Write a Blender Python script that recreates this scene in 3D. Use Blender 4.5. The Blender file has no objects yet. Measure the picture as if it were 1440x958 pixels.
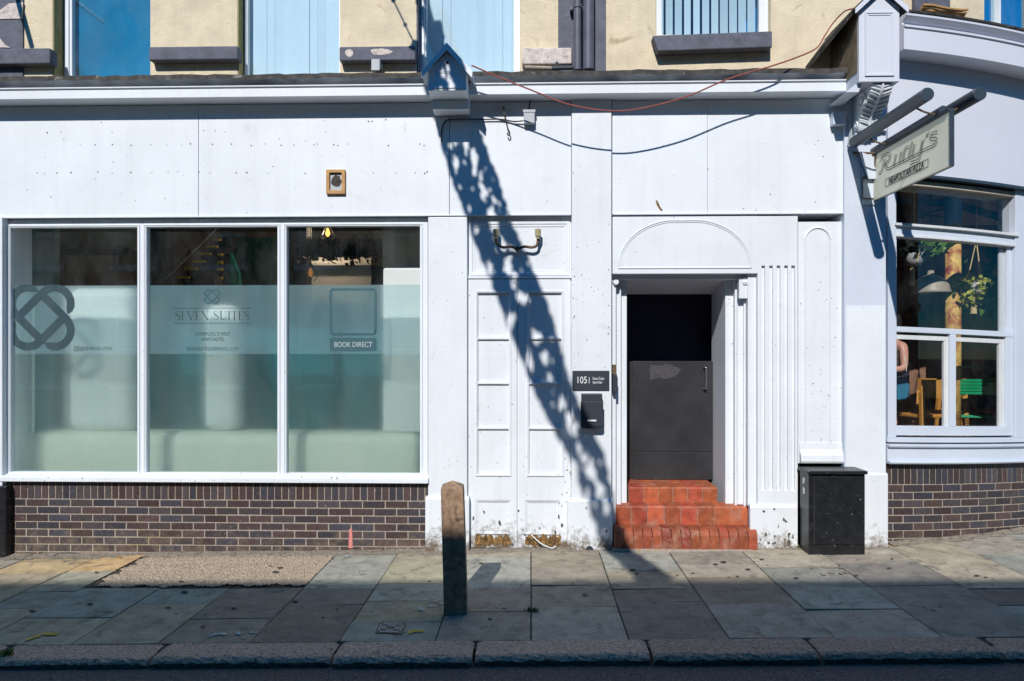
import bpy, math, random
from mathutils import Vector, Matrix
random.seed(7)
C = bpy.context.scene
COL = C.collection
# ------------------------------------------------------------ camera
F = 994.0; D = 7.0; HC = 1.92; TH = math.atan(.027)
cam = bpy.data.cameras.new("camera"); camo = bpy.data.objects.new("camera", cam); COL.objects.link(camo)
camo.location = (0, -D, HC); camo.rotation_euler = (math.pi/2, 0, TH)
cam.sensor_width = 36; cam.lens = F/1440*36; cam.shift_y = 21/1440.; cam.clip_start = .1; cam.clip_end = 600
C.camera = camo
# ------------------------------------------------------------ light
LV = Vector((.24, 1.19, -.96)).normalized()
sun = bpy.data.lights.new("sun", 'SUN'); sun.energy = 4.15; sun.angle = math.radians(.5); sun.color = (1, .965, .92)
suno = bpy.data.objects.new("sun", sun); COL.objects.link(suno); suno.location = (-3, -15, 14)
suno.rotation_euler = LV.to_track_quat('-Z', 'Y').to_euler()
w = bpy.data.worlds.new("World"); C.world = w; w.use_nodes = True
nt = w.node_tree; bgn = nt.nodes['Background']
sky = nt.nodes.new('ShaderNodeTexSky'); sky.sky_type = 'NISHITA'; sky.sun_disc = False
sky.sun_elevation = math.radians(38.3); sky.sun_rotation = math.radians(191.4)
sky.air_density = 1.0; sky.dust_density = 0.1; sky.ozone_density = 10.0
hs_ = nt.nodes.new('ShaderNodeHueSaturation'); hs_.inputs['Hue'].default_value = .49; hs_.inputs['Saturation'].default_value = 2.2   # the photograph's saturated colour rendering of the sky light
nt.links.new(sky.outputs[0], hs_.inputs['Color']); nt.links.new(hs_.outputs[0], bgn.inputs[0]); bgn.inputs[1].default_value = .108
C.view_settings.view_transform = 'Standard'; C.view_settings.look = 'None'
C.view_settings.exposure = 0.10; C.view_settings.gamma = 1; C.view_settings.use_curve_mapping = False

# ------------------------------------------------------------ mapping: photo columns and rows to metres on a plane
cs, sn = math.cos(TH), math.sin(TH)
def ray(px, py):
    r = (px-720)/F; u = (500-py)/F
    return (r*cs-sn, r*sn+cs, u)
def P(px, py, Y):
    d = ray(px, py); t = (Y+D)/d[1]
    return Vector((d[0]*t, Y, HC+d[2]*t))
def X(px, Y): return P(px, 500, Y).x
def Z(py, Y, px=747): return P(px, py, Y).z
def g(x): return .023+.019*x            # the pavement climbs slowly to the right
def PG(px, py):
    d = ray(px, py); t = (HC-.023)/(.019*d[0]-d[2])
    return Vector((d[0]*t, -D+d[1]*t, HC+d[2]*t))

# ------------------------------------------------------------ mesh helper
class MB:
    def __init__(s): s.v = []; s.f = []; s.c = []; s.col = None
    def add(s, vs, fs):
        n = len(s.v); s.v += [tuple(v) for v in vs]
        for f in fs: s.f.append(tuple(n+i for i in f)); s.c.append(s.col)
    def hexa(s, p):   # 8 points: bottom 4, top 4
        s.add(p, [(0,3,2,1),(4,5,6,7),(0,1,5,4),(1,2,6,5),(2,3,7,6),(3,0,4,7)])
    def box(s, x0, x1, y0, y1, z0, z1):
        if x0 > x1: x0, x1 = x1, x0
        if y0 > y1: y0, y1 = y1, y0
        if z0 > z1: z0, z1 = z1, z0
        s.hexa([(x0,y0,z0),(x1,y0,z0),(x1,y1,z0),(x0,y1,z0),(x0,y0,z1),(x1,y0,z1),(x1,y1,z1),(x0,y1,z1)])
    def pbox(s, px0, px1, py0, py1, Yf, Yb, zb=None):   # box from photo edges at the plane of its front
        x0 = X(px0, Yf); x1 = X(px1, Yf); pm = min(max((px0+px1)/2, 0), 1440)
        z1 = Z(py0, Yf, pm); z0 = Z(py1, Yf, pm) if zb is None else zb
        s.box(x0, x1, Yf, Yb, z0, z1)
    def prism(s, pts, y0, y1):    # polygon in x,z, counter-clockwise seen from -y
        n = len(pts); s.add([(a,y0,b) for a,b in pts]+[(a,y1,b) for a,b in pts],
            [tuple(range(n)), tuple(range(2*n-1, n-1, -1))]+[(i, n+i, n+(i+1)%n, (i+1)%n) for i in range(n)])
    def sweep(s, prof, x0, x1):   # profile in y,z along x
        n = len(prof); s.add([(x0,a,b) for a,b in prof]+[(x1,a,b) for a,b in prof],
            [tuple(range(n)), tuple(range(2*n-1, n-1, -1))]+[(i, n+i, n+(i+1)%n, (i+1)%n) for i in range(n)])
    def cyl(s, a, b, r0, r1=None, n=16, cap=True):
        if r1 is None: r1 = r0
        a = Vector(a); b = Vector(b); d = (b-a).normalized()
        u = d.orthogonal().normalized(); w_ = d.cross(u)
        vs = [a+(u*math.cos(2*math.pi*i/n)+w_*math.sin(2*math.pi*i/n))*r0 for i in range(n)] + \
             [b+(u*math.cos(2*math.pi*i/n)+w_*math.sin(2*math.pi*i/n))*r1 for i in range(n)]
        fs = [(i, (i+1)%n, n+(i+1)%n, n+i) for i in range(n)]
        if cap: fs += [tuple(range(n-1,-1,-1)), tuple(range(n, 2*n))]
        s.add(vs, fs)
    def tube(s, pts, r, n=8):
        pts = [Vector(p) for p in pts]; rings = []; u = None
        for i, p in enumerate(pts):
            d = (pts[min(i+1, len(pts)-1)]-pts[max(i-1, 0)]).normalized()
            if u is None: u = d.orthogonal().normalized()
            u = (u-d*u.dot(d)).normalized(); w_ = d.cross(u)
            rr = r[i] if isinstance(r, (list, tuple)) else r
            rings.append([p+(u*math.cos(2*math.pi*k/n)+w_*math.sin(2*math.pi*k/n))*rr for k in range(n)])
        vs = [q for R_ in rings for q in R_]
        fs = [(i*n+k, i*n+(k+1)%n, (i+1)*n+(k+1)%n, (i+1)*n+k) for i in range(len(pts)-1) for k in range(n)]
        fs += [tuple(range(n-1,-1,-1)), tuple(range((len(pts)-1)*n, len(pts)*n))]
        s.add(vs, fs)
    def lathe(s, c, prof, n=24):   # prof (r,z) list
        vs = []; m = len(prof)
        for r, z in prof:
            vs += [(c[0]+r*math.cos(2*math.pi*k/n), c[1]+r*math.sin(2*math.pi*k/n), c[2]+z) for k in range(n)]
        s.add(vs, [(i*n+k, i*n+(k+1)%n, (i+1)*n+(k+1)%n, (i+1)*n+k) for i in range(m-1) for k in range(n)])
    def moulding(s, x0, x1, z0, z1, wd, y, h):     # raised picture-frame moulding, towards -y
        L = []
        for ins, dy in ((0, .001), (0, -h), (wd*.45, -h), (wd*.6, -h*.45), (wd, -h*.45), (wd, .001)):
            L.append([(x0+ins,y+dy,z0+ins),(x1-ins,y+dy,z0+ins),(x1-ins,y+dy,z1-ins),(x0+ins,y+dy,z1-ins)])
        s.add([p for l in L for p in l], [(i*4+k, i*4+(k+1)%4, (i+1)*4+(k+1)%4, (i+1)*4+k) for i in range(5) for k in range(4)])
    def holes(s, x0, x1, z0, z1, y0, y1, hs):      # a board with rectangular openings
        xs = sorted({x0, x1, *[h[0] for h in hs], *[h[1] for h in hs]}); zs = sorted({z0, z1, *[h[2] for h in hs], *[h[3] for h in hs]})
        nx, nz = len(xs)-1, len(zs)-1
        sol = lambda i, j: 0 <= i < nx and 0 <= j < nz and not any(h[0]-1e-6 <= xs[i] and xs[i+1] <= h[1]+1e-6 and h[2]-1e-6 <= zs[j] and zs[j+1] <= h[3]+1e-6 for h in hs)
        idx = {}; vs = []; fs = []
        def V(i, j, k):
            if (i,j,k) not in idx: idx[(i,j,k)] = len(vs); vs.append((xs[i], (y0,y1)[k], zs[j]))
            return idx[(i,j,k)]
        for i in range(nx):
            for j in range(nz):
                if not sol(i,j): continue
                fs.append((V(i,j,0),V(i+1,j,0),V(i+1,j+1,0),V(i,j+1,0))); fs.append((V(i,j,1),V(i,j+1,1),V(i+1,j+1,1),V(i+1,j,1)))
                if not sol(i-1,j): fs.append((V(i,j,0),V(i,j+1,0),V(i,j+1,1),V(i,j,1)))
                if not sol(i+1,j): fs.append((V(i+1,j,0),V(i+1,j,1),V(i+1,j+1,1),V(i+1,j+1,0)))
                if not sol(i,j-1): fs.append((V(i,j,0),V(i,j,1),V(i+1,j,1),V(i+1,j,0)))
                if not sol(i,j+1): fs.append((V(i,j+1,0),V(i+1,j+1,0),V(i+1,j+1,1),V(i,j+1,1)))
        s.add(vs, fs)
    def stroke(s, pts, wd, fn):    # flat ribbon along 2-D points, mapped by fn
        pts = [Vector(p) for p in pts]; vs = []
        for i, p in enumerate(pts):
            d = (pts[min(i+1,len(pts)-1)]-pts[max(i-1,0)]).normalized(); nn = Vector((-d.y, d.x))
            ww = wd[i] if isinstance(wd, (list, tuple)) else wd
            vs += [fn(*(p+nn*ww/2)), fn(*(p-nn*ww/2))]
        s.add(vs, [(2*i, 2*i+1, 2*i+3, 2*i+2) for i in range(len(pts)-1)])
    def build(s, name, m, parent=None, bevel=0, smooth=False, seg=2, kind=None, link=False):
        me = bpy.data.meshes.new(name); me.from_pydata(s.v, [(s.f[i][0], s.f[i+1][0]) for i in range(len(s.f)-1) if not set(s.f[i]) & set(s.f[i+1])] if link else [], s.f)
        import bmesh
        bm = bmesh.new(); bm.from_mesh(me)
        if any(c is not None for c in s.c):
            cl = bm.loops.layers.float_color.new("tint")
            for f, c in zip(bm.faces, s.c):
                c = c or (1,1,1)
                for l in f.loops: l[cl] = (c[0], c[1], c[2], 1)
        bmesh.ops.recalc_face_normals(bm, faces=bm.faces)
        bm.to_mesh(me); bm.free()
        me.materials.append(m)
        if smooth:
            for p in me.polygons: p.use_smooth = True
        o = bpy.data.objects.new(name, me); COL.objects.link(o)
        if parent: o.parent = parent
        if bevel:
            b = o.modifiers.new("bevel", 'BEVEL'); b.width = bevel; b.segments = seg; b.limit_method = 'ANGLE'; b.angle_limit = math.radians(40)
        if kind: o['kind'] = kind
        return o
def catmull(pts, n=8):
    pts = [Vector(p) for p in pts]; out = []
    for i in range(len(pts)-1):
        a = pts[max(i-1,0)]; b = pts[i]; c = pts[i+1]; d = pts[min(i+2,len(pts)-1)]
        for k in range(n):
            t = k/n; out.append(.5*((2*b)+(c-a)*t+(2*a-5*b+4*c-d)*t*t+(3*b-a-3*c+d)*t**3))
    out.append(pts[-1]); return out
def tag(o, label, cat, group=None):
    o['label'] = label; o['category'] = cat
    if group: o['group'] = group
    return o
def thing(name, label, cat, group=None):
    o = bpy.data.objects.new(name, None); COL.objects.link(o); return tag(o, label, cat, group)
def dup(root, loc, rz=0, label=None):
    r = root.copy(); COL.objects.link(r); r.location = loc; r.rotation_euler = (0,0,rz)
    if label: r['label'] = label
    for ch in list(root.children):
        c = ch.copy(); COL.objects.link(c); c.parent = r
        for gg in ch.children:
            d = gg.copy(); COL.objects.link(d); d.parent = c
    return r
def text(name, s, size, m, fn, parent=None, width=None, bold=0):
    cu = bpy.data.curves.new(name, 'FONT'); cu.body = s; cu.size = size; cu.align_x = 'CENTER'; cu.align_y = 'CENTER'; cu.offset = bold
    t = bpy.data.objects.new(name, cu); COL.objects.link(t)
    bpy.context.view_layer.update()
    me = bpy.data.meshes.new_from_object(t.evaluated_get(bpy.context.evaluated_depsgraph_get()))
    bpy.data.objects.remove(t)
    xs = [v.co.x for v in me.vertices]; k = width/(max(xs)-min(xs)) if width else 1
    for v in me.vertices: v.co = fn(v.co.x*k, v.co.y)
    me.materials.clear(); me.materials.append(m)
    o = bpy.data.objects.new(name, me); COL.objects.link(o); o.parent = parent
    return o

# ------------------------------------------------------------ materials
def nd(t, kind, **kw):
    n = t.nodes.new(kind)
    for k, v in kw.items():
        if hasattr(n, k): setattr(n, k, v)
        else: n.inputs[k].default_value = v
    return n
def ramp(t, fac, stops):
    r = t.nodes.new('ShaderNodeValToRGB'); t.links.new(fac, r.inputs[0])
    e = r.color_ramp.elements
    while len(e) < len(stops): e.new(.5)
    for i, (p, c) in enumerate(stops): e[i].position = p; e[i].color = (c, c, c, 1) if isinstance(c, (int, float)) else (*c, 1)
    return r.outputs[0]
def mixc(t, fac, a, b, mode='MIX'):
    m = t.nodes.new('ShaderNodeMix'); m.data_type = 'RGBA'; m.blend_type = mode
    for sock, v in ((m.inputs[0], fac), (m.inputs[6], a), (m.inputs[7], b)):
        if isinstance(v, bpy.types.NodeSocket): t.links.new(v, sock)
        elif isinstance(v, (int, float)): sock.default_value = v
        else: sock.default_value = (*v, 1)
    return m.outputs[2]
def mapped(t, src, scale):
    m = t.nodes.new('ShaderNodeMapping'); m.inputs['Scale'].default_value = scale
    t.links.new(src, m.inputs[0]); return m.outputs[0]
def noise(t, vec, scale, detail=4, rough=.6, dist=0):
    n = nd(t, 'ShaderNodeTexNoise'); n.inputs['Scale'].default_value = scale; n.inputs['Detail'].default_value = detail
    n.inputs['Roughness'].default_value = rough; n.inputs['Distortion'].default_value = dist
    t.links.new(vec, n.inputs['Vector']); return n.outputs[0]
def mat(name, col, rough=.6, var=.12, vscale=3, bump=.15, bscale=60, spec=.4, metal=0, dark=None, darkamt=0, dscale=1.5, specks=0, spcol=(.12,.1,.08), streak=0, tint=False, bdist=.004, grime=0):
    m = bpy.data.materials.new(name); m.use_nodes = True; t = m.node_tree; b = t.nodes['Principled BSDF']
    b.inputs['Roughness'].default_value = rough; b.inputs['Specular IOR Level'].default_value = spec; b.inputs['Metallic'].default_value = metal
    geo = nd(t, 'ShaderNodeNewGeometry'); pos = geo.outputs['Position']
    n1 = noise(t, pos, vscale, 6, .62)
    lo = tuple(c*(1-var) for c in col); hi = tuple(min(1, c*(1+var)) for c in col)
    c = mixc(t, ramp(t, n1, [(.3, 0), (.7, 1)]), lo, hi)
    if tint:
        a = nd(t, 'ShaderNodeVertexColor', layer_name="tint"); c = mixc(t, 1.0, c, a.outputs[0], 'MULTIPLY')
    if dark:
        n2 = noise(t, pos, dscale, 8, .7, .6); c = mixc(t, ramp(t, n2, [(.62-darkamt, 0), (.72-darkamt*.5, 1)]), c, dark)
    if streak:
        n3 = noise(t, mapped(t, pos, (14, 14, .8)), 1, 5, .6); c = mixc(t, ramp(t, n3, [(.5, 0), (.85, streak)]), c, tuple(x*.55 for x in col))
    if specks:
        n4 = noise(t, pos, 38, 2, .5); f = ramp(t, n4, [(.80-specks*.12, 0), (.83-specks*.12, 1)]); c = mixc(t, f, c, spcol)
    if grime:   # splashed dirt and flaked paint low on the wall
        sp = nd(t, 'ShaderNodeSeparateXYZ'); t.links.new(pos, sp.inputs[0])
        mr = nd(t, 'ShaderNodeMapRange'); mr.inputs[1].default_value = .02; mr.inputs[2].default_value = .55; mr.inputs[3].default_value = grime; mr.inputs[4].default_value = 0
        t.links.new(sp.outputs[2], mr.inputs[0])
        n5 = noise(t, pos, 9, 8, .75, .3); ad = nd(t, 'ShaderNodeMath', operation='ADD'); t.links.new(mr.outputs[0], ad.inputs[0]); t.links.new(n5, ad.inputs[1])
        c = mixc(t, ramp(t, ad.outputs[0], [(.78, 0), (.86, .35), (.98, 1)]), c, (.16,.12,.085))
    t.links.new(c, b.inputs['Base Color'])
    if bump:
        bn = noise(t, pos, bscale, 6, .65); bp = nd(t, 'ShaderNodeBump'); bp.inputs['Strength'].default_value = bump; bp.inputs['Distance'].default_value = bdist
        t.links.new(bn, bp.inputs['Height']); t.links.new(bp.outputs[0], b.inputs['Normal'])
    m.diffuse_color = (*col, 1); return m
M = {}
M['white'] = mat('white_paint', (.735,.775,.815), .5, .05, 1.6, .3, 26, dark=(.62,.65,.68), darkamt=.0, dscale=2.4, specks=.4, streak=.16)
M['whitelow'] = mat('white_paint_worn', (.73,.765,.80), .5, .05, 2.2, .5, 30, dark=(.60,.61,.62), darkamt=.0, dscale=3, specks=.62, streak=.2, grime=.46)
M['bluewhite'] = mat('pale_blue_paint', (.60,.655,.74), .45, .04, 2, .2, 26, specks=.2, streak=.08)
M['lilac'] = mat('lilac_grey_paint', (.62,.65,.72), .6, .03, 1.2, .12, 26, specks=.1)
M['cream'] = mat('cream_render', (.74,.635,.46), .9, .12, 5, 1.0, 90, spec=.1, dark=(.50,.40,.26), darkamt=.03, dscale=5, specks=.45, spcol=(.2,.16,.1), streak=.25, bdist=.008)
M['olive'] = mat('weathered_reveal', (.30,.27,.13), .9, .2, 9, .6, 60, spec=.1)
M['slate'] = mat('grey_painted_stone', (.105,.112,.145), .7, .3, 9, .7, 45, specks=.7, spcol=(.05,.05,.06), dark=(.085,.085,.10), darkamt=.05, dscale=9)
M['flake'] = mat('flaked_stone', (.60,.53,.48), .8, .25, 22, .8, 50, dark=(.13,.10,.08), darkamt=.06, dscale=16)
M['lead'] = mat('lead_flashing', (.06,.055,.05), .8, .6, 14, 1.0, 40, dark=(.35,.34,.32), darkamt=.02, dscale=12)
M['guttermetal'] = mat('moulded_gutter', (.62,.67,.73), .4, .1, 8, .2, 40, specks=.6)
M['brick'] = mat('engineering_brick', (.060,.050,.052), .42, .25, 30, .5, 120, spec=.45, tint=True, specks=.5, spcol=(.35,.3,.26), grime=.36)
M['mortar'] = mat('mortar', (.37,.31,.26), .9, .25, 30, .6, 120, spec=.1, dark=(.30,.26,.12), darkamt=.05, dscale=2.5)
M['tile'] = mat('red_quarry_tile', (.40,.085,.04), .6, .3, 14, .7, 45, tint=True, dark=(.36,.19,.13), darkamt=.10, dscale=7, specks=.8, spcol=(.16,.06,.04))
M['grout'] = mat('grout', (.36,.25,.19), .9, .3, 30, .5, 90)
M['slab'] = mat('york_stone', (.37,.325,.26), .8, .25, 7, 1.0, 30, spec=.2, tint=True, dark=(.15,.14,.12), darkamt=.08, dscale=5, specks=.95, spcol=(.09,.085,.08), bdist=.007)
M['dirt'] = mat('joint_dirt', (.06,.052,.042), .95, .5, 20, .8, 60)
M['granite'] = mat('kerb_granite', (.46,.335,.255), .8, .6, 60, 1.0, 50, spec=.3, dark=(.09,.08,.075), darkamt=.04, dscale=14, specks=.9, bdist=.012, tint=True)
M['asphalt'] = mat('asphalt', (.15,.125,.11), .9, .6, 60, 1.0, 90, specks=.9, spcol=(.14,.14,.14), bdist=.015)
M['earth'] = mat('earth', (.08,.075,.06), .95)
M['black'] = mat('black_paint', (.014,.015,.017), .35, .4, 12, .5, 30, specks=.85, spcol=(.20,.20,.18))
M['charcoal'] = mat('charcoal_paint', (.030,.031,.034), .42, .25, 4, .15, 40, specks=.3, spcol=(.13,.13,.13))
M['navy'] = mat('anthracite_metal', (.032,.042,.055), .45, .1, 6, .1, 60)
M['darkrail'] = mat('dark_teal_metal', (.035,.055,.075), .4, .2, 12, .1, 60)
M['rust'] = mat('rusty_metal', (.13,.085,.05), .7, .5, 30, .6, 80)
M['steel'] = mat('brushed_steel', (.55,.55,.55), .3, .05, 20, 0, metal=1)
M['grey'] = mat('grey_plastic', (.42,.45,.48), .5, .08, 9, .1)
M['pale'] = mat('pale_plastic', (.66,.68,.68), .5, .08, 9, .1)
M['cable'] = mat('black_cable', (.02,.02,.022), .5, .1, 5, 0)
M['redcable'] = mat('faded_red_cable', (.30,.075,.06), .6, .2, 20, 0)
M['oldwood'] = mat('weathered_oak', (.30,.195,.125), .85, .45, 22, 1.0, 50, streak=.95, dark=(.05,.036,.03), darkamt=.06, dscale=8)
M['rot'] = mat('rotten_wood', (.30,.17,.06), .9, .6, 30, 1.0, 50, dark=(.045,.035,.02), darkamt=.16, dscale=18, bdist=.02)
M['pine'] = mat('bare_pine', (.50,.28,.11), .7, .25, 25, .4, 60)
M['signface'] = mat('sign_cream', (.90,.87,.68), .5, .04, 2, .05)
M['ink'] = mat('sign_ink', (.035,.035,.035), .6, .05, 5, 0)
M['vinyl'] = mat('vinyl_teal', (.045,.085,.105), .6, .08, 5, 0)
M['vinyl2'] = mat('vinyl_soft_teal', (.055,.14,.17), .6, .08, 5, 0)
M['lettering'] = mat('white_lettering', (.8,.8,.8), .5, .02, 5, 0)
M['residue'] = mat('glue_residue', (.115,.105,.125), .7, .2, 20, .2)
M['yellow'] = mat('yellow_nosing', (.75,.52,.02), .6, .1, 10, .1)
M['ypaint'] = mat('worn_yellow_paint', (.55,.40,.06), .8, .3, 30, .3)
M['leaf'] = mat('fallen_leaf', (.50,.24,.05), .7, .3, 60, .2)
M['weed'] = mat('weed_green', (.10,.16,.03), .7, .3, 60, .2)
M['terrace'] = mat('dark_red_brick', (.20,.11,.085), .9, .2, 6, .4, 40)
M['stone'] = mat('sandstone', (.42,.38,.31), .85, .15, 6, .4, 40)
M['archmetal'] = mat('painted_cast_iron', (.09,.10,.11), .5, .1, 6, .2)
M['blind'] = mat('pale_blind', (.70,.80,.84), .7, .03, 3, 0)
M['skyreflect'] = mat('sky_reflection_blue', (.0,.19,.34), .8, .22, 1.6, 0)  # blue stands in for the sky mirrored in the first upper window
M['dark'] = mat('dark_interior', (.03,.035,.037), .9, .1, 2, 0)
M['teal'] = mat('teal_wall', (.006,.10,.125), .8, .1, 2, 0)
M['green'] = mat('green_wall', (.01,.36,.22), .7, .05, 2, 0)
M['darkgreen'] = mat('dark_green_wall', (.012,.075,.055), .7, .15, 2, 0)
M['beige'] = mat('beige_plaster', (.46,.42,.32), .9, .1, 3, 0)
M['plaster'] = mat('white_plaster', (.86,.86,.84), .9, .05, 3, 0)
M['foliage'] = mat('houseplant_leaf', (.10,.20,.03), .5, .4, 30, .1)
M['lime'] = mat('lime_leaf', (.34,.36,.05), .5, .4, 30, .1)
M['darkleaf'] = mat('dark_leaf', (.006,.012,.006), .6, .4, 30, .1)
M['macrame'] = mat('macrame_cord', (.55,.42,.22), .9, .1, 30, .1)
M['concrete'] = mat('grey_pot', (.30,.31,.32), .7, .1, 20, .2)
M['whitepot'] = mat('white_pot', (.72,.70,.74), .5, .04, 9, 0)
M['lampshade'] = mat('aged_enamel', (.34,.29,.22), .45, .2, 14, .1)
M['peeling'] = mat('peeling_column_paint', (.62,.42,.12), .7, .3, 25, .5, 50, dark=(.26,.03,.02), darkamt=.17, dscale=5.5)
M['chairwood'] = mat('honey_wood', (.52,.25,.055), .45, .15, 12, .1)
M['greenmetal'] = mat('green_metal', (.0,.26,.10), .4, .08, 5, 0)
M['darkgreenmetal'] = mat('dark_green_metal', (.01,.11,.05), .4, .08, 5, 0)
M['bluepaint'] = mat('blue_paint', (.03,.20,.42), .5, .1, 5, .1)
M['insbrick'] = mat('interior_brick', (.24,.13,.085), .9, .3, 12, .4, 30)
M['floorboard'] = mat('floorboard', (.16,.09,.05), .6, .3, 7, .2)
M['skin'] = mat('skin', (.58,.30,.22), .5, .06, 12, .05)
M['hair'] = mat('dark_hair', (.012,.010,.010), .5, .3, 40, .4)
M['cloth'] = mat('dark_cloth', (.03,.035,.06), .9, .2, 20, .2)
M['cloth2'] = mat('patterned_cloth', (.10,.075,.06), .9, .7, 40, .2)
M['bag'] = mat('blue_bag', (.02,.16,.26), .7, .2, 12, .2)

def glass(name, tintc, ior=1.5, base=.0, dirt=0):
    m = bpy.data.materials.new(name); m.use_nodes = True; t = m.node_tree; t.nodes.clear()
    o = nd(t, 'ShaderNodeOutputMaterial'); tr = nd(t, 'ShaderNodeBsdfTransparent'); gl = nd(t, 'ShaderNodeBsdfGlossy')
    tr.inputs[0].default_value = (*tintc, 1); gl.inputs['Roughness'].default_value = .01
    lw = nd(t, 'ShaderNodeLayerWeight'); pw = nd(t, 'ShaderNodeMath', operation='POWER'); pw.inputs[1].default_value = 5; t.links.new(lw.outputs['Facing'], pw.inputs[0])
    r0 = ((ior-1)/(ior+1))**2*2+base; ad = nd(t, 'ShaderNodeMath', operation='MULTIPLY_ADD'); ad.inputs[1].default_value = 1-r0; ad.inputs[2].default_value = r0; t.links.new(pw.outputs[0], ad.inputs[0])
    mx = nd(t, 'ShaderNodeMixShader'); t.links.new(ad.outputs[0], mx.inputs[0]); t.links.new(tr.outputs[0], mx.inputs[1]); t.links.new(gl.outputs[0], mx.inputs[2])
    out = mx.outputs[0]
    if dirt:
        geo = nd(t, 'ShaderNodeNewGeometry'); n = noise(t, geo.outputs['Position'], 90, 2, .5); f = ramp(t, n, [(.74, 0), (.80, dirt)])
        n2 = noise(t, mapped(t, geo.outputs['Position'], (3, 3, 1.5)), 1, 6, .7); f2 = ramp(t, n2, [(.4, 0), (.8, dirt*.3)])
        a2 = nd(t, 'ShaderNodeMath', operation='MAXIMUM'); t.links.new(f, a2.inputs[0]); t.links.new(f2, a2.inputs[1])
        df = nd(t, 'ShaderNodeBsdfDiffuse'); df.inputs[0].default_value = (.6,.62,.6,1)
        m2 = nd(t, 'ShaderNodeMixShader'); t.links.new(a2.outputs[0], m2.inputs[0]); t.links.new(out, m2.inputs[1]); t.links.new(df.outputs[0], m2.inputs[2]); out = m2.outputs[0]
    t.links.new(out, o.inputs[0]); return m
M['glass'] = glass('window_glass', (.93,.97,.97), 1.5, .02, .25)
M['glassblue'] = glass('upper_window_glass', (.88,.96,1), 1.5, .05, .25)
M['glassbay'] = glass('bay_window_glass', (.93,.94,.95), 1.4, 0, .12)
def film(name, dcol, dif, tra, rtint, rough, sharp=0.1):
    m = bpy.data.materials.new(name); m.use_nodes = True; t = m.node_tree; t.nodes.clear()
    o = nd(t, 'ShaderNodeOutputMaterial')
    geo = nd(t, 'ShaderNodeNewGeometry')
    df = nd(t, 'ShaderNodeBsdfDiffuse'); df.inputs[0].default_value = (*dcol, 1)
    n = noise(t, geo.outputs['Position'], 110, 2, .5); c = mixc(t, ramp(t, n, [(.66, 0), (.72, 1)]), dcol, (.8,.85,.8)); t.links.new(c, df.inputs[0])
    tl = nd(t, 'ShaderNodeBsdfTranslucent'); tl.inputs[0].default_value = (.9,.95,.92,1)
    rf = nd(t, 'ShaderNodeBsdfRefraction'); rf.inputs[0].default_value = (*rtint, 1); rf.inputs['Roughness'].default_value = rough; rf.inputs['IOR'].default_value = 1.25
    ts = nd(t, 'ShaderNodeBsdfTransparent'); ts.inputs[0].default_value = (*rtint, 1)
    a = nd(t, 'ShaderNodeMixShader'); a.inputs[0].default_value = sharp; t.links.new(rf.outputs[0], a.inputs[1]); t.links.new(ts.outputs[0], a.inputs[2])
    b = nd(t, 'ShaderNodeMixShader'); b.inputs[0].default_value = tra; t.links.new(a.outputs[0], b.inputs[1]); t.links.new(tl.outputs[0], b.inputs[2])
    e = nd(t, 'ShaderNodeMixShader'); nf = noise(t, geo.outputs['Position'], 85, 1, .5); n9 = noise(t, mapped(t, geo.outputs['Position'], (5,5,1.5)), 1, 5, .7); rf_ = ramp(t, nf, [(.70, dif), (.74, .55)]); sm_ = ramp(t, n9, [(.35, 0), (.8, .10)]); a9 = nd(t, 'ShaderNodeMath', operation='ADD'); t.links.new(rf_, a9.inputs[0]); t.links.new(sm_, a9.inputs[1]); t.links.new(a9.outputs[0], e.inputs[0]); t.links.new(b.outputs[0], e.inputs[1]); t.links.new(df.outputs[0], e.inputs[2])
    t.links.new(e.outputs[0], o.inputs[0]); return m
M['frost'] = film('frosted_film', (.08,.36,.42), .07, .27, (.93,1,.96), .64, .46)
M['frostmid'] = film('frosted_band_film', (.36,.62,.70), .24, .27, (.92,1,.98), .6, .40)
def emis(name, col, st):
    m = bpy.data.materials.new(name); m.use_nodes = True; t = m.node_tree; t.nodes.clear()
    o = nd(t, 'ShaderNodeOutputMaterial'); e = nd(t, 'ShaderNodeEmission'); e.inputs[0].default_value = (*col, 1); e.inputs[1].default_value = st
    t.links.new(e.outputs[0], o.inputs[0]); return m
M['bulb'] = emis('warm_filament_bulb', (1, .35, .05), 6)
# ============================================================ GROUND
ZF = lambda x, dz=0: g(x)+dz
def sheet(name, m, x0, x1, y0, y1, dz, kind='structure'):
    b = MB(); b.add([(x0,y0,g(x0)+dz),(x1,y0,g(x1)+dz),(x1,y1,g(x1)+dz),(x0,y1,g(x0)+dz)], [(0,1,2,3)]); return b.build(name, m, kind=kind)
sheet('ground', M['earth'], -90, 90, -90, 90, -.30)
road = sheet('road', M['asphalt'], -60, 60, -9.6, -2.44, -.062)
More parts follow.
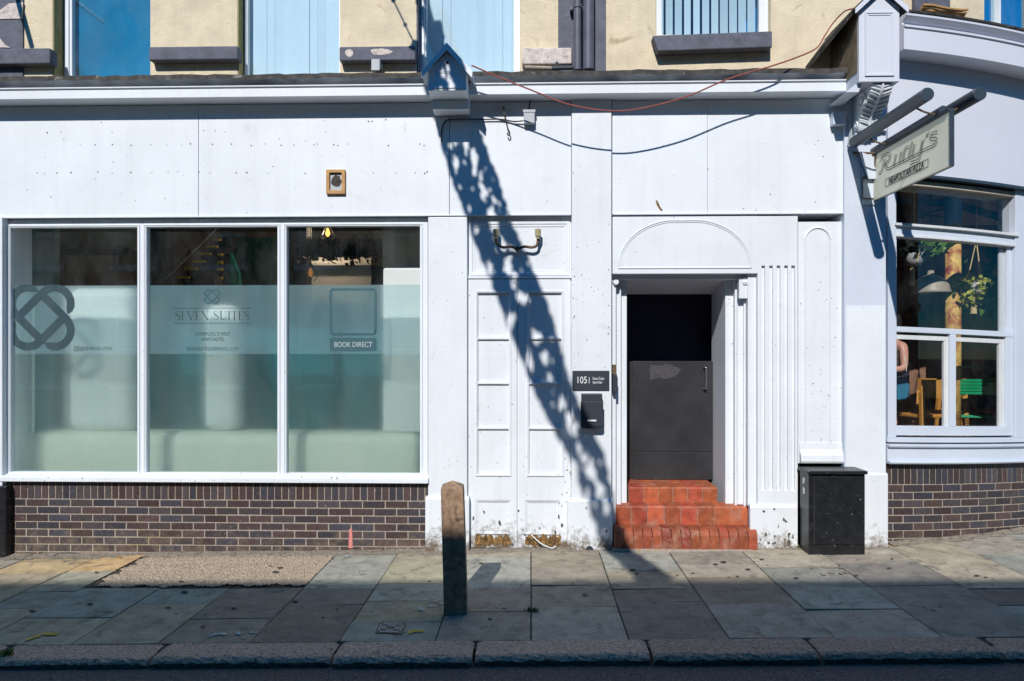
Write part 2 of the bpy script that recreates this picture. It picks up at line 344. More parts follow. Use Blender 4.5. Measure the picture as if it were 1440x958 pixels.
# paving flags: columns of stones between joints square to the kerb
YK = -2.30
cols_ = [-4.95, -4.25, -3.8, -3.12, -2.52, -1.89, -1.29, -.64, 0, .65, 1.31, 2.0, 2.70, 3.42, 4.08, 4.78]
joints = {0:[806,865], 1:[803,832,856], 2:[827,869], 3:[827,849], 4:[827,870], 5:[780,828,851], 6:[789,821,845,875], 7:[783,828,861],
          8:[797,823,853], 9:[803,828,846], 10:[794,811,849], 11:[797,826,857], 12:[779,791,824], 13:[794,828,851], 14:[779,812]}
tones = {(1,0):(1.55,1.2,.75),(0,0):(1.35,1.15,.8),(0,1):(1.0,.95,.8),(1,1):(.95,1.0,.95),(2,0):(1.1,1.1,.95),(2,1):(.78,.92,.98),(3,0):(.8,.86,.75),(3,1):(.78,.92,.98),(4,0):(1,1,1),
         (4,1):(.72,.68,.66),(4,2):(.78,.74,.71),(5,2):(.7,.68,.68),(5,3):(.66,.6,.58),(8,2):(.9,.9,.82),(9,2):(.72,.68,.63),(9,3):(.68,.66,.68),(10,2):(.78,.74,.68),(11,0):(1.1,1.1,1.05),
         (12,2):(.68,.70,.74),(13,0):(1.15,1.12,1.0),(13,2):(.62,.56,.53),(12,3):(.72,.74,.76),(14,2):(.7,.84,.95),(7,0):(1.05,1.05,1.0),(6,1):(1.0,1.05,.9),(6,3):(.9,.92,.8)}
sl = MB(); rnd = random.Random(3)
def flag(x0, x1, y0, y1, tint):
    gp = .0055; e = rnd.uniform(-.003, .004); tx = rnd.uniform(-.003, .003)
    j = [rnd.uniform(-.006, .006) for _ in range(4)]
    a = [(x0+gp, y0+gp+j[0]), (x1-gp, y0+gp+j[1]), (x1-gp+j[2]*.4, y1-gp), (x0+gp, y1-gp)]
    top = [(p[0], p[1], g(p[0])+e+(tx if i in (1,2) else -tx)) for i, p in enumerate(a)]
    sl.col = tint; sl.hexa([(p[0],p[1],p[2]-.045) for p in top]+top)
def rtint():
    v = rnd.uniform(.82, 1.12); h = rnd.choice([(1,1,1),(.9,1,1.04),(.9,1,1.04),(1,.97,.95),(1.04,1.02,.94)])
    return (v*h[0], v*h[1], v*h[2])
for i in range(len(cols_)-1):
    x0, x1 = cols_[i], cols_[i+1]; xm = (x0+x1)/2
    ys = [.30 if x0 < 3.2 else .9]
    for py in joints.get(i, []):
        t = (HC-g(xm))/((py-500)/F); ys.append(-D+t+xm*sn)
    ys.append(YK)
    for k in range(len(ys)-1):
        if i in (2, 3, 4) and k == 0: continue
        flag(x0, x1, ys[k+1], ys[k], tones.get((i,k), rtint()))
x = cols_[0]
while x > -14:
    wd = rnd.uniform(.55, .75); ys = [.3]
    while ys[-1] > YK+.5: ys.append(ys[-1]-rnd.uniform(.5, .8))
    ys = ys[:-1]+[YK] if ys[-1] < YK else ys+[YK]
    for k in range(len(ys)-1): flag(x-wd, x, ys[k+1], ys[k], rtint())
    x -= wd
x = cols_[-1]
while x < 14:
    wd = rnd.uniform(.55, .75); ys = [4.5]
    while ys[-1] > YK+.5: ys.append(ys[-1]-rnd.uniform(.5, .8))
    ys = ys[:-1]+[YK] if ys[-1] < YK else ys+[YK]
    for k in range(len(ys)-1): flag(x, x+wd, ys[k+1], ys[k], rtint())
    x += wd
sl.build('pavement', M['slab'], bevel=.005, kind='structure')
sheet('pavement_bed', M['dirt'], -14, 14, -2.4, 5.0, -.010)
# exposed aggregate patch
ag = MB(); nx, ny = 190, 76
rnd = random.Random(5)
p00 = PG(150+170, 826); 
def agp(u, v):
    x0 = -3.76; x1 = -1.895
    y = -.11-(.98)*v
    xl = x0+.03*v+.03*math.sin(v*23)+.015*math.sin(v*61); y += .025*math.sin(u*31)*v+.012*math.sin(u*83)*v; return (xl+(x1-xl)*u, y)
vs = [(*agp(i/nx, j/ny), g(agp(i/nx, j/ny)[0])+rnd.uniform(-.004,.008)) for j in range(ny+1) for i in range(nx+1)]
ag.add(vs, [(j*(nx+1)+i, j*(nx+1)+i+1, (j+1)*(nx+1)+i+1, (j+1)*(nx+1)+i) for j in range(ny) for i in range(nx)])
M['aggregate'] = mat('exposed_aggregate', (.40,.32,.235), .85, .45, 70, 1.0, 90, spec=.25, dark=(.12,.10,.08), darkamt=.06, dscale=60, specks=.5, bdist=.01)
ag.build('aggregate_paving', M['aggregate'], kind='structure')
cs_ = MB(); x0, x1 = -3.9, -1.2
cs_.box(-3.115, -1.895, -.10, .2, -.06, -.028); 
# mortar fillet where wall meets paving
fl = MB()
xx = -5.4
while xx < 3.3:
    wd = rnd.uniform(.10, .3); hh = rnd.uniform(.012, .03); dd = rnd.uniform(.03, .09)
    fl.add([(xx,-.16-dd,g(xx)+.002),(xx+wd,-.16-dd*rnd.uniform(.6,1.2),g(xx+wd)+.002),(xx+wd,0,g(xx)+hh),(xx,0,g(xx)+hh)], [(0,1,2,3)]); xx += wd
M['fillet'] = mat('mortar_and_litter', (.32,.27,.21), .95, .4, 30, 1.0, 60, dark=(.10,.07,.04), darkamt=.08, dscale=14, specks=.6, bdist=.02)
fl.build('mortar_fillet', M['fillet'], kind='structure')
# kerb stones
kb = MB(); rnd = random.Random(9)
ks = [-9.6,-8.5,-7.4,-6.2,-5.0, X(4,YK-.0), 0,0,0,0,0,0, 4.6, 5.7, 6.9, 8.1, 9.3]
kx = [-9.6,-8.5,-7.4,-6.2,-4.75]+[P(p, 915, -2.4).x for p in (0, 224, 474, 668, 912, 1142, 1392)]+[4.3, 5.5, 6.7, 7.9, 9.2]
NS = 10
for a, b_ in zip(kx[:-1], kx[1:]):
    kb.col = (lambda v: (v, v*.97, v*.95))(rnd.uniform(.8, 1.15))
    n = 34; rows = []
    dz0 = rnd.uniform(-.004, .006); dy0 = rnd.uniform(-.012, .012)
    for i in range(n+1):
        t = i/n; x = a+.010+(b_-a-.020)*t; e = min(t, 1-t)*n; rd = .012*max(0, 1-e/1.0)**1.5
        prof = [(YK-.004, -.06), (YK-.004-rd*.3, -rd*1.0+.0)]
        for k in range(6):
            an = k/5*math.pi/2; r = .045+rnd.uniform(-.004,.004)
            prof.append((YK-.205-dy0-math.sin(an)*r+rd*.6+rnd.uniform(-.005,.005), -.002-r*(1-math.cos(an))-rd*.7+rnd.uniform(-.004,.003)))
        prof.append((YK-.255-dy0+rd*.6+rnd.uniform(-.004,.004), -.16))
        rows.append([(x, y, g(x)+z+dz0) for y, z in prof])
    m = len(rows[0]); vs = [p for r in rows for p in r]
    fs = [(i*m+k, i*m+k+1, (i+1)*m+k+1, (i+1)*m+k) for i in range(n) for k in range(m-1)]
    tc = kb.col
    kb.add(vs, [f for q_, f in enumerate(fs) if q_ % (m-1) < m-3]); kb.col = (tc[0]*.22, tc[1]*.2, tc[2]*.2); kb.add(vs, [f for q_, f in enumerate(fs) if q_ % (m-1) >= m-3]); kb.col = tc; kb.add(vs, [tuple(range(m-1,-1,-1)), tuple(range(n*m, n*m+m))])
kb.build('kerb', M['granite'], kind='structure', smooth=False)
# far pavement and kerb of the opposite side
fk = MB(); fk.box(-40, 40, -9.8, -9.6, -.9, .02); fk.build('far_kerb', M['granite'], kind='structure')
sheet('far_pavement', M['slab'], -60, 60, -12.3, -9.8, 0)
# worn marks on the pavement
def blot(name, m, pts, dz=.0075):
    b = MB(); q = [PG(*p) for p in pts]; b.add([(p.x, p.y, g(p.x)+dz) for p in q], [tuple(range(len(q)))]); return b.build(name, m, kind='structure')
for pts in ([(34,904),(38,899),(58,893),(58,896),(44,900)], [(59,893),(60,891),(81,891),(80,894),(66,895)], [(573,891),(577,887),(597,887),(596,890),(584,890),(577,893)]):
    blot('paint_mark', M['ypaint'], pts)
rnd = random.Random(11)
for (cx, cy, n, sp) in ((330,892,9,22),(604,853,6,14),(488,780,3,6),(1175,803,5,18),(1300,855,3,30)):
    for k in range(n):
        px, py = cx+rnd.gauss(0, sp), cy+rnd.gauss(0, 3); r = rnd.uniform(1, 3.5)
        blot('lime_stain', M['fillet'] if cx > 1000 else M['slatestain'] if 'slatestain' in M else M.setdefault('slatestain', mat('lime_stain_mat', (.36,.40,.40), .8, .4, 60, .3)), [(px+r*1.8*math.cos(a)*rnd.uniform(.6,1.2), py+r*.6*math.sin(a)*rnd.uniform(.6,1.2)) for a in [k2*.9 for k2 in range(7)]], .0065+k*.0004)
rnd = random.Random(12)
for k in range(46):
    px, py = rnd.uniform(880, 1430), rnd.uniform(772, 815)
    if rnd.random() < .4: px, py = rnd.uniform(20, 870), rnd.uniform(782, 890)
    q = PG(px, py)
    if q.y > -.2: continue
    r = rnd.uniform(.5, 3); blot('gum_spot', M['dirt'], [(px+r*1.8*math.cos(a), py+r*.5*math.sin(a)) for a in [k2*.78 for k2 in range(8)]], .006+.0001*k)

# ============================================================ MAIN BUILDING
B = thing('shopfront_building', 'white panelled shopfront with cream rendered upper storey, three pane frosted window and red tiled entrance', 'building')
W_ = M['white']; WL = M['whitelow']
ZC = Z(106, -.30)      # top of the cornice
XR = X(1187, -.10)
# upper rendered wall with window openings
ZT = 8.2; ZB = 4.40
Yu = .05
hz = Z(112, Yu)
H1 = (X(74,Yu), X(211,Yu), hz, 6.6); H2 = (X(334,Yu), X(478,Yu), hz, 6.6); H3 = (X(586,Yu), X(731,Yu), hz, 6.6)
H4 = (X(923,Yu), X(1084,Yu), Z(48,Yu,1000), 6.6)
b = MB(); b.holes(-9.5, 3.62, ZB, ZT, Yu, Yu+.36, [H1,H2,H3,H4]); b.build('rendered_wall', M['cream'], B, bevel=.008)
for H, dpt in ((H1,.15),(H2,.13),(H3,.13)):
    b = MB(); b.box(H[0]-.004, H[0]+.012, Yu+.004, Yu+dpt+.03, H[2], H[3]); b.build('reveal', M['olive'] if H is not H3 else M['slate'], B)  # third window's reveal is blue-grey: the shadow on it put into its colour
# the shell behind
b = MB()
b.box(-9.5, -9.2, .41, 8, 0, ZT); b.box(3.25, 3.35, .41, 8, 0, ZC-.1); b.box(-9.5, 4.05, 8, 8.3, 0, ZT); b.box(-9.5, 4.05, -.0, 8.3, ZT, ZT+.3)
b.build('shell_wall', M['dark'], B)
b = MB(); b.box(-9.2, 3.25, .42, 8, 3.98, 4.38); b.build('ceiling', M['beige'], B)
b = MB(); b.box(-9.2, 3.25, .42, 8, -.2, .28); b.build('shop_floor', M['floorboard'], B)
# upper windows
def upper_window(H, yg, fl_, fr_, fb, blindm, kind):
    f = MB(); w1 = fl_; w2 = fr_
    f.box(H[0]+.012, H[0]+w1, yg, yg+.06, H[2], H[3]); f.box(H[1]-w2, H[1], yg, yg+.06, H[2], H[3])
    if fb: f.box(H[0]+w1, H[1]-w2, yg, yg+.06, H[2], H[2]+fb)
    f.box(H[0]+.012+w1*.25, H[0]+w1*.75, yg-.015, yg, H[2], H[3])
    fo = f.build('window', M['white'], B, bevel=.004)
    gl = MB(); gl.add([(H[0]+w1-.005,yg+.03,H[2]),(H[1]-w2+.005,yg+.03,H[2]),(H[1]-w2+.005,yg+.03,H[3]),(H[0]+w1-.005,yg+.03,H[3])], [(0,1,2,3)]); gl.build('pane', M['glassblue'], fo)
    if kind:
        s = MB(); x = H[0]+w1*.6; i = 0; rr = random.Random(int(H[0]*10))
        while x < H[1]-.01:
            pitch, wd = kind
            a = rr.uniform(-.05, .05)+(.12 if pitch > wd else .0)
            s.add([(x, yg+.10+a*.3, H[2]-.1), (x+wd, yg+.10-a*.3, H[2]-.1), (x+wd, yg+.10-a*.3, H[3]), (x, yg+.10+a*.3, H[3])], [(0,1,2,3)]); x += pitch; i += 1
        o = s.build('blind', blindm, fo)
    elif blindm:
        s = MB(); s.box(H[0]+.02+.09, H[1]+.02, yg+.09, yg+.10, H[2]-.1, H[3]); s.build('blind', blindm, fo)  # backing sheet whose blue colour imitates the sky's reflection in the pane
        s = MB(); s.box(H[0]+.02, H[0]+.02+.10, yg+.12, yg+.13, H[2]-.1, H[3]); s.build('curtain', M['plaster'], fo)
    return fo
upper_window(H1, Yu+.15, .10, .04, 0, M['skyreflect'], None)
upper_window(H2, Yu+.13, .05, .045, 0, M['blind'], (.089, .092))
upper_window(H3, Yu+.13, .08, .065, 0, M['blind'], (.089, .092))
upper_window(H4, Yu+.08, .07, .09, .02, M['blind'], (.092, .055))
# stone sill blocks between windows
def stone_sill(px0, px1, py0, py1, pr=.10, m=None, skew=0):
    s = MB(); s.pbox(px0, px1, py0, py1, Yu-pr, Yu+.02); o = s.build('sill', m or M['slate'], B, bevel=.012)
    return o
stone_sill(-60, 70, 68, 90); stone_sill(209, 334, 65, 84); stone_sill(477, 584, 65, 85); stone_sill(734, 804, 67, 90, .07, M['flake'])
s = MB(); x0, x1 = X(918, Yu-.12), X(1086, Yu-.12); zt = Z(46,Yu-.12,1000); zb = Z(71,Yu-.12,1000)
s.prism([(x0+.05, zb), (x1, zb+.025), (x1, zt+.01), (x0, zt-.02)], Yu-.12, Yu+.1); s.build('sill', M['slate'], B, bevel=.01)
for (a, c, d_, e) in ((485,498,68,80), (520,550,67,78), (748,760,70,86)):
    s = MB(); y = Yu-.1025; rr = random.Random(a); cx, cy = (a+c)/2, (d_+e)/2
    pts = [P(cx+(c-a)/2*math.cos(t)*rr.uniform(.75,1.2), cy+(e-d_)/2*math.sin(t)*rr.uniform(.7,1.1), y-(0 if a<700 else -.03)) for t in [k*2*math.pi/9 for k in range(9)]]
    s.add(pts, [tuple(range(9))]); s.build('flaked_patch', M['flake'], B)
# painted stone strips on the wall (left quoin, block behind the downpipes)
s = MB(); s.pbox(-80, 32, -60, 112, Yu-.02, Yu); s.build('quoin', M['slate'], B, bevel=.004)
s = MB(); s.prism([tuple((lambda q: (q.x, q.z))(P(px, py, Yu-.03))) for px, py in ((-20,27),(30,26),(32,3),(12,5),(0,14),(-20,18))], Yu-.028, Yu-.02); s.build('flaked_patch', M['flake'], B)
s = MB(); s.prism([tuple((lambda q: (q.x, q.z))(P(px, py, Yu-.03))) for px, py in ((-20,66),(14,67),(6,62),(-2,52),(-20,50))], Yu-.028, Yu-.02); s.build('flaked_patch', M['flake'], B)
s = MB(); s.pbox(785, 852, -60, 104, Yu-.02, Yu); s.build('quoin', M['slate'], B, bevel=.004)
# cornice: stone ledge, lead, mouldings and deep white board
YFA = -.10
yc = -.30
zt = Z(107, yc); zA = Z(110.5, yc); zB_ = Z(122, yc); zD = Z(135.5, yc)
xl, xr = -9.5, X(1206, yc)
zsh = (Z(133.2, yc, 600), Z(133.2, yc, 600))
zlow = zsh[0]; ztop = Z(104, yc, 600)
prof = [(yc+.012, zlow), (yc+.012, zlow+.088), (yc-.004, zlow+.092), (yc-.004, zlow+.104), (yc+.03, zlow+.110), (yc+.045, zlow+.128), (yc+.035, zlow+.150), (yc-.01, zlow+.168), (yc-.035, zlow+.178), (yc-.035, ztop-.032), (Yu+.02, ztop-.032), (Yu+.02, zlow)]
b = MB(); b.sweep(prof, xl, xr); b.build('cornice', M['white'], B, bevel=.003)
rr = random.Random(4); b = MB(); x = xl; z_ = 0
pts = []
while x < xr:
    pts.append((x, rr.uniform(-.006, .006), rr.uniform(-.008, .006))); x += rr.uniform(.04, .16)
pts.append((xr, 0, 0))
vs = []
for x, dy, dz in pts: vs += [(x, yc-.045+dy, ztop-.048+dz*1.2), (x, yc-.045+dy, ztop-.002+dz), (x, Yu+.0, ztop+.03+dz)]
b.add(vs, [(3*i+k, 3*i+k+1, 3*(i+1)+k+1, 3*(i+1)+k) for i in range(len(pts)-1) for k in range(2)]); b.build('lead_flashing', M['lead'], B)
# fascia boards
zf1 = zlow-.004; zf0 = Z(302.6, YFA)
YB = .30
edges = [-9.5, X(-420,YFA), X(279,YFA), X(632,YFA), X(803.5,YFA)]
for a, c in zip(edges[:-1], edges[1:]):
    b = MB(); b.box(a+.0025, c-.0025, YFA, YB, zf0, zf1); b.build('fascia_board', W_, B, bevel=.003)
for a, c in ((861, 995), (995, 1187)):
    b = MB(); b.box(X(a,YFA)+.0015, X(c,YFA)-.0015, YFA+(.0015 if a == 995 else 0), YB, Z(300.5, YFA, 1000), zf1); b.build('fascia_board', W_, B, bevel=.002)
b = MB(); b.box(-9.5, XR+.04, YB, Yu+.36, zf0-.0, ZB); b.build('lintel', M['dark'], B)
# bottom lip of fascia
b = MB(); b.box(-9.5, X(803,YFA)-.004, YFA-.012, YFA-.001, zf0-.004, zf0+.008); b.box(X(861,YFA)+.01, XR-.002, YFA-.012, YFA-.001, Z(301,YFA,1000)-.004, Z(301,YFA,1000)+.008)
b.build('fascia_bead', W_, B)
# pilasters
def pilaster(px0, px1, py0, Yf, yback, plinth=None, py1=770, m=WL, name='pilaster'):
    x0, x1 = X(px0, Yf), X(px1, Yf); xm = (x0+x1)/2
    s = MB(); s.box(x0, x1, Yf, yback, g(xm)-.12, Z(py0, Yf, (px0+px1)/2)); o = s.build(name, m, B, bevel=.006)
    if plinth:
        a, c, py, Yp = plinth; zz = Z(py, Yp, (a+c)/2); x0, x1 = X(a, Yp), X(c, Yp)
        s = MB(); s.sweep([(Yp, g(xm)-.12), (Yp, zz-.02), (Yp+.012, zz), (Yf+.0, zz+.006), (Yf+.05, zz+.006), (Yf+.05, g(xm)-.12)], x0, x1); s.build('plinth', m, o, bevel=.004)
    return o
pilaster(602, 657, 305, -.105, .3, (598, 659.5, 700, -.14))
pp = pilaster(804, 860, 131, -.125, .3, (798, 861.5, 703, -.155))
pilaster(-70, 3, 305, -.125, .3)
s = MB(); s.pbox(-90, 8, 684, 782, -.17, 0, g(-5.2)-.1); s.build('plinth', M['black'], B, bevel=.01)
# mouse hole at the plinth foot
s = MB(); c = P(829, 768, -.157); s.prism([(c.x+.042*math.cos(t), g(c.x)-.01+.058*math.sin(t)) for t in [k*math.pi/10 for k in range(11)]], -.158, -.154); s.build('drain_hole', M['dark'], pp)
# shop window
YW = -.05
SW = MB()
x0, x1 = X(3,YW), X(601.5,YW); zt = Z(306.5,YW); zb = Z(668,YW)
gx = [(X(14.5,YW), X(193,YW)), (X(206,YW), X(390,YW)), (X(403,YW), X(590.5,YW))]
zg1 = Z(316.8,YW); zg0 = Z(667.0,YW)
SW.holes(x0, x1, zb-.02, zt, YW, YW+.07, [(a, c, zg0, zg1) for a, c in gx])
sw = SW.build('shop_window', W_, B, bevel=.004)
s = MB()
for a, c in gx:   # glazing beads
    s.moulding(a-.028, c+.028, zg0-.02, zg1+.024, .022, YW, .012)
s.build('glazing_bead', W_, sw)
s = MB(); s.sweep([(YW-.085, zb-.075), (YW-.085, zb-.03), (YW-.075, zb-.022), (YW-.002, zb-.003), (YW-.002, zb-.075)], X(-2,YW), X(602,YW-.085)); s.build('sill', W_, sw, bevel=.004)
Yg = YW+.045
zm1 = Z(400, Yg); zm0 = Z(498, Yg)
for i, (a, c) in enumerate(gx):
    q = MB(); q.add([(a-.005,Yg,zg0-.005),(c+.005,Yg,zg0-.005),(c+.005,Yg,zg1+.005),(a-.005,Yg,zg1+.005)], [(0,1,2,3)]); po = q.build('pane', M['glass'], sw)
    d_ = .003
    q = MB(); q.add([(a+d_,Yg+.006,zm0),(c-d_,Yg+.006,zm0),(c-d_,Yg+.006,zm1),(a+d_,Yg+.006,zm1)], [(0,1,2,3)]); q.build('frosted_band', M['frostmid'], sw)
    q = MB(); q.add([(a+d_,Yg+.0065,zg0),(c-d_,Yg+.0065,zg0),(c-d_,Yg+.0065,zm0-.002),(a+d_,Yg+.0065,zm0-.002)], [(0,1,2,3)]); q.build('frosted_film', M['frost'], sw)
Yv = Yg+.003
def wp(px, py): return P(px, py, Yv)
# interlaced ring mark, large and small
def arc(cx, cy, r, a0, a1, n=12): return [(cx+r*math.cos(math.radians(a0+(a1-a0)*k/n)), cy-r*math.sin(math.radians(a0+(a1-a0)*k/n))) for k in range(n+1)]
def quarter(rot):   # one of the four hooked strokes, unit square of half-width 1
    pts = arc(.36, -.36, .44, -38, 135)   # outer loop, upper right
    pts = [(x, y) for x, y in pts]
    ex, ey = pts[-1]; pts += [(ex-.62, ey+.62), (ex-.70, ey+.66)]
    c, s_ = math.cos(rot), math.sin(rot)
    return [(x*c-y*s_, x*s_+y*c) for x, y in pts]
def ring(cx, cy, R, m, wd, clipx=None):
    for k in range(4):
        s = MB(); dv = Vector((0, -.0005*k, 0))
        q = quarter(k*math.pi/2); n = len(q); ww = [wd*R]*n; ww[0] = .12*wd*R; ww[1] = .8*wd*R; ww[-1] = .1*wd*R
        pts = [(cx+x*R*1.0, cy+y*R) for x, y in q]
        W2 = []; run = []
        for i, p in enumerate(pts):
            run.append((max(p[0], clipx) if clipx else p[0], p[1]))
        sc = .1405*7/1000*1.0
        s.stroke(run, ww, lambda a_, b_: wp(max(a_, clipx) if clipx else a_, max(b_, 400.5))+dv)
        s.build('window_graphic', m, sw)
ring(58, 446, 52, M['vinyl'], .215, 15.0)
ring(298, 417, 12.2, M['vinyl2'], .22)
for y_ in (433.5, 454.5):
    s = MB(); s.stroke([(244,y_),(354,y_)], .8, wp); s.build('rule_line', M['vinyl2'], sw)
# display capitals with thick and thin strokes
GL = {'S': (.62, [([(.56,.22),(.52,.08),(.34,.01),(.12,.08),(.08,.26),(.2,.42),(.42,.54),(.56,.70),(.5,.9),(.3,.99),(.1,.92),(.04,.76)], [.02,.03,.035,.05,.09,.12,.12,.1,.05,.035,.03,.02])]),
 'E': (.58, [([(.12,0),(.12,1)], .11), ([(.02,.02),(.54,.02),(.56,.2)], .03), ([(.12,.48),(.44,.48)], .03), ([(.02,.98),(.54,.98),(.56,.8)], .03)]),
 'V': (.78, [([(.06,0),(.42,1)], .12), ([(.42,1),(.76,0)], .035), ([(0,.01),(.2,.01)], .03), ([(.64,.01),(.86,.01)], .03)]),
 'N': (.84, [([(.12,1),(.12,0)], .035), ([(.1,0),(.74,1)], .13), ([(.74,1),(.74,0)], .035), ([(0,.01),(.18,.01)], .03), ([(.64,.01),(.86,.01)], .03), ([(.02,.99),(.22,.99)], .03)]),
 'U': (.80, [([(.14,0),(.14,.7),(.22,.9),(.42,.99),(.6,.9),(.68,.7),(.68,0)], [.12,.12,.11,.06,.035,.035,.035]), ([(0,.01),(.28,.01)], .03), ([(.58,.01),(.8,.01)], .03)]),
 'I': (.30, [([(.15,0),(.15,1)], .12), ([(.02,.01),(.28,.01)], .03), ([(.02,.99),(.28,.99)], .03)]),
 'T': (.70, [([(.35,0),(.35,1)], .12), ([(.02,.2),(.04,.02),(.66,.02),(.68,.2)], .035), ([(.24,.99),(.46,.99)], .03)]), ' ': (.34, [])}
tw = sum(GL[c][0]+.09 for c in 'SEVEN SUITES'); hh = 12.6; kx_ = 106.5/tw; s = MB(); cx = 246
for c in 'SEVEN SUITES':
    for pts, ww in GL[c][1]:
        s.stroke([(cx+x*kx_, 437.6+y*hh) for x, y in pts], [q*12 for q in ww] if isinstance(ww, list) else ww*12, wp)
    cx += (GL[c][0]+.09)*kx_
s.build('window_lettering', M['vinyl'], sw, link=True)
def wtxt(st, cx, cy, size, wd, m):
    o = P(cx, cy, Yv); text('window_lettering', st, size, m, lambda u, v: Vector((o.x+u, Yv, o.z+v)), sw, wd*.00704)
wtxt("LIVERPOOL'S FIRST", 299, 470, .052, 50, M['vinyl'])
wtxt("APART-HOTEL", 299, 477.5, .052, 34, M['vinyl'])
wtxt("SEVENSUITESLIVERPOOL.COM", 299, 491, .05, 75, M['vinyl'])
wtxt("@SEVENSUITES", 135, 490.5, .05, 47, M['vinyl'])
def rrect(cx, cy, wx, wy, r, n=6):
    out = []
    for qx, qy, a0 in ((1,1,0),(-1,1,90),(-1,-1,180),(1,-1,270)):
        for k in range(n+1):
            a = math.radians(a0+90*k/n); out.append((cx+qx*(wx-r)+r*math.cos(a), cy+qy*(wy-r)+r*math.sin(a)))
    return out
def ringband(pts, wd, m, name='window_graphic'):
    s = MB(); pts = pts+[pts[0], pts[1]]; s.stroke(pts, wd, wp); s.build(name, m, sw)
ringband(rrect(107.5, 490.5, 3.2, 3.2, 1), .9, M['vinyl']); ringband(rrect(107.5, 490.5, 1.3, 1.3, 1.2), .7, M['vinyl'])
ringband(rrect(496.5, 438.5, 31.5, 31.5, 4), 3.4, M['vinyl2'])
s = MB(); s.add([wp(*p) for p in rrect(496.5, 484.5, 33, 9.5, 3)], [tuple(range(28))]); s.build('window_graphic', M['vinyl2'], sw)
o_ = P(496.5, 485, Yv-.001); text('window_lettering', 'BOOK DIRECT', .072, M['pale'], lambda u, v: Vector((o_.x+u, Yv-.001, o_.z+v)), sw, 54*.00704)

def chips(n, x0, x1, y0, y1, Y_, seed, rmin, rmax, m, bias=1.0, name='paint_chip'):
    rr = random.Random(seed); s = MB()
    for k in range(n):
        px = rr.uniform(x0, x1); py = y1-(y1-y0)*rr.random()**bias; q = P(px, py, Y_-.0007-.00002*k); r = rr.uniform(rmin, rmax)*.007; el = rr.uniform(.5, 2.2); m_ = rr.randint(5, 8)
        s.add([(q.x+r*math.cos(a)*rr.uniform(.5,1.2), q.y, q.z+r*el*math.sin(a)*rr.uniform(.5,1.2)) for a in [j*6.283/m_ for j in range(m_)]], [tuple(range(m_))])
    s.build(name, m, B, link=True)
M['bare'] = mat('bare_filler', (.42,.38,.32), .9, .4, 40, .3); M['bare2'] = mat('old_paint_scar', (.10,.085,.07), .9, .4, 40, .3)
chips(30, 662, 799, 690, 766, -.062, 1, .5, 2.0, M['bare2'], 3); chips(26, 1058, 1120, 715, 766, -.16, 2, .6, 2.6, M['bare2'], 3); chips(14, 600, 658, 705, 768, -.14, 3, .4, 1.6, M['bare2'], 2.5); chips(12, 800, 859, 706, 768, -.155, 4, .4, 1.6, M['bare2'], 2.5)
chips(14, 790, 803, 640, 720, -.062, 5, .5, 1.8, M['bare'], 1); chips(9, 604, 655, 320, 690, -.105, 6, .3, .8, M['bare2']); chips(10, 807, 857, 320, 500, -.125, 7, .3, .9, M['bare2']); chips(12, 1126, 1183, 320, 640, -.07, 8, .3, .9, M['bare2']); chips(8, 1192, 1243, 440, 760, -.1385, 9, .4, 1.0, M['bare'])
chips(40, 20, 595, 669, 681, -.137, 10, .3, .9, M['bare2'])

# brick stall riser
def bricks(mp, s0, s1, ztop, zbot, soldier, seed, name, parent, sold_h=.165):
    rr = random.Random(seed); b = MB(); Hh = .0752
    z = ztop
    def put(a, c, z0, z1):
        a = max(a, s0); c = min(c, s1)
        if c-a < .02: return
        v = rr.uniform(.72, 1.25); h = rr.choice([(1,1,1),(1.15,.92,.88),(.82,.95,1.15),(1.0,1.0,1.05),(1.2,.95,.85)])
        b.col = (v*h[0], v*h[1], v*h[2]); dy = rr.uniform(-.002, .002)
        n = 1; P8 = [mp(a,dy,z0), mp(c,dy,z0), mp(c,.06,z0), mp(a,.06,z0), mp(a,dy,z1), mp(c,dy,z1), mp(c,.06,z1), mp(a,.06,z1)]
        b.hexa(P8)
    s = s0+.004
    while s < s1:
        put(s, s+.0625, z-sold_h, z); s += .0712
    z -= sold_h+.010; r = 0
    while z > zbot:
        s = s0-(.1125 if r % 2 else 0)-.02
        while s < s1:
            put(s, s+.2135, z-.0645, z); s += .2255
        z -= Hh; r += 1
    return b.build(name, M['brick'], parent, bevel=.003)
Yb = -.07
bx0, bx1 = X(9,Yb), X(603,Yb)
ztb = Z(684, Yb)+.0
bw = bricks(lambda s_, y_, z_: (s_, Yb+y_, z_), bx0, bx1, ztb+.02, -.25, True, 21, 'brick_wall', B)
m_ = MB(); m_.box(bx0, bx1, Yb+.0045, .3, -.3, ztb+.02); m_.build('mortar_bed', M['mortar'], bw)
s = MB(); s.prism([tuple((lambda q: (q.x, q.z))(P(px, py, Yb-.002))) for px, py in ((490,771),(496,771),(495,744),(491,744)) ], Yb-.003, Yb+.0); 
s.build('chalk_mark', mat('pink_paint', (.62,.22,.20), .8, .2, 30, .2), bw)

# blind double door bay
YD = -.04
s = MB(); x0, x1 = X(657,YD), X(804,YD); s.box(x0, x1, YD, .3, g(0)-.1, zf0+.02); fd = s.build('blind_door_panel', WL, B)
s = MB(); s.moulding(X(661,YD), X(801,YD), Z(387.5,YD), Z(312,YD), .05, YD, .014); s.box(x0+.002, x1-.002, YD-.03, YD-.0005, Z(392,YD), Z(388.6,YD)); s.build('moulding', W_, fd, bevel=.002)
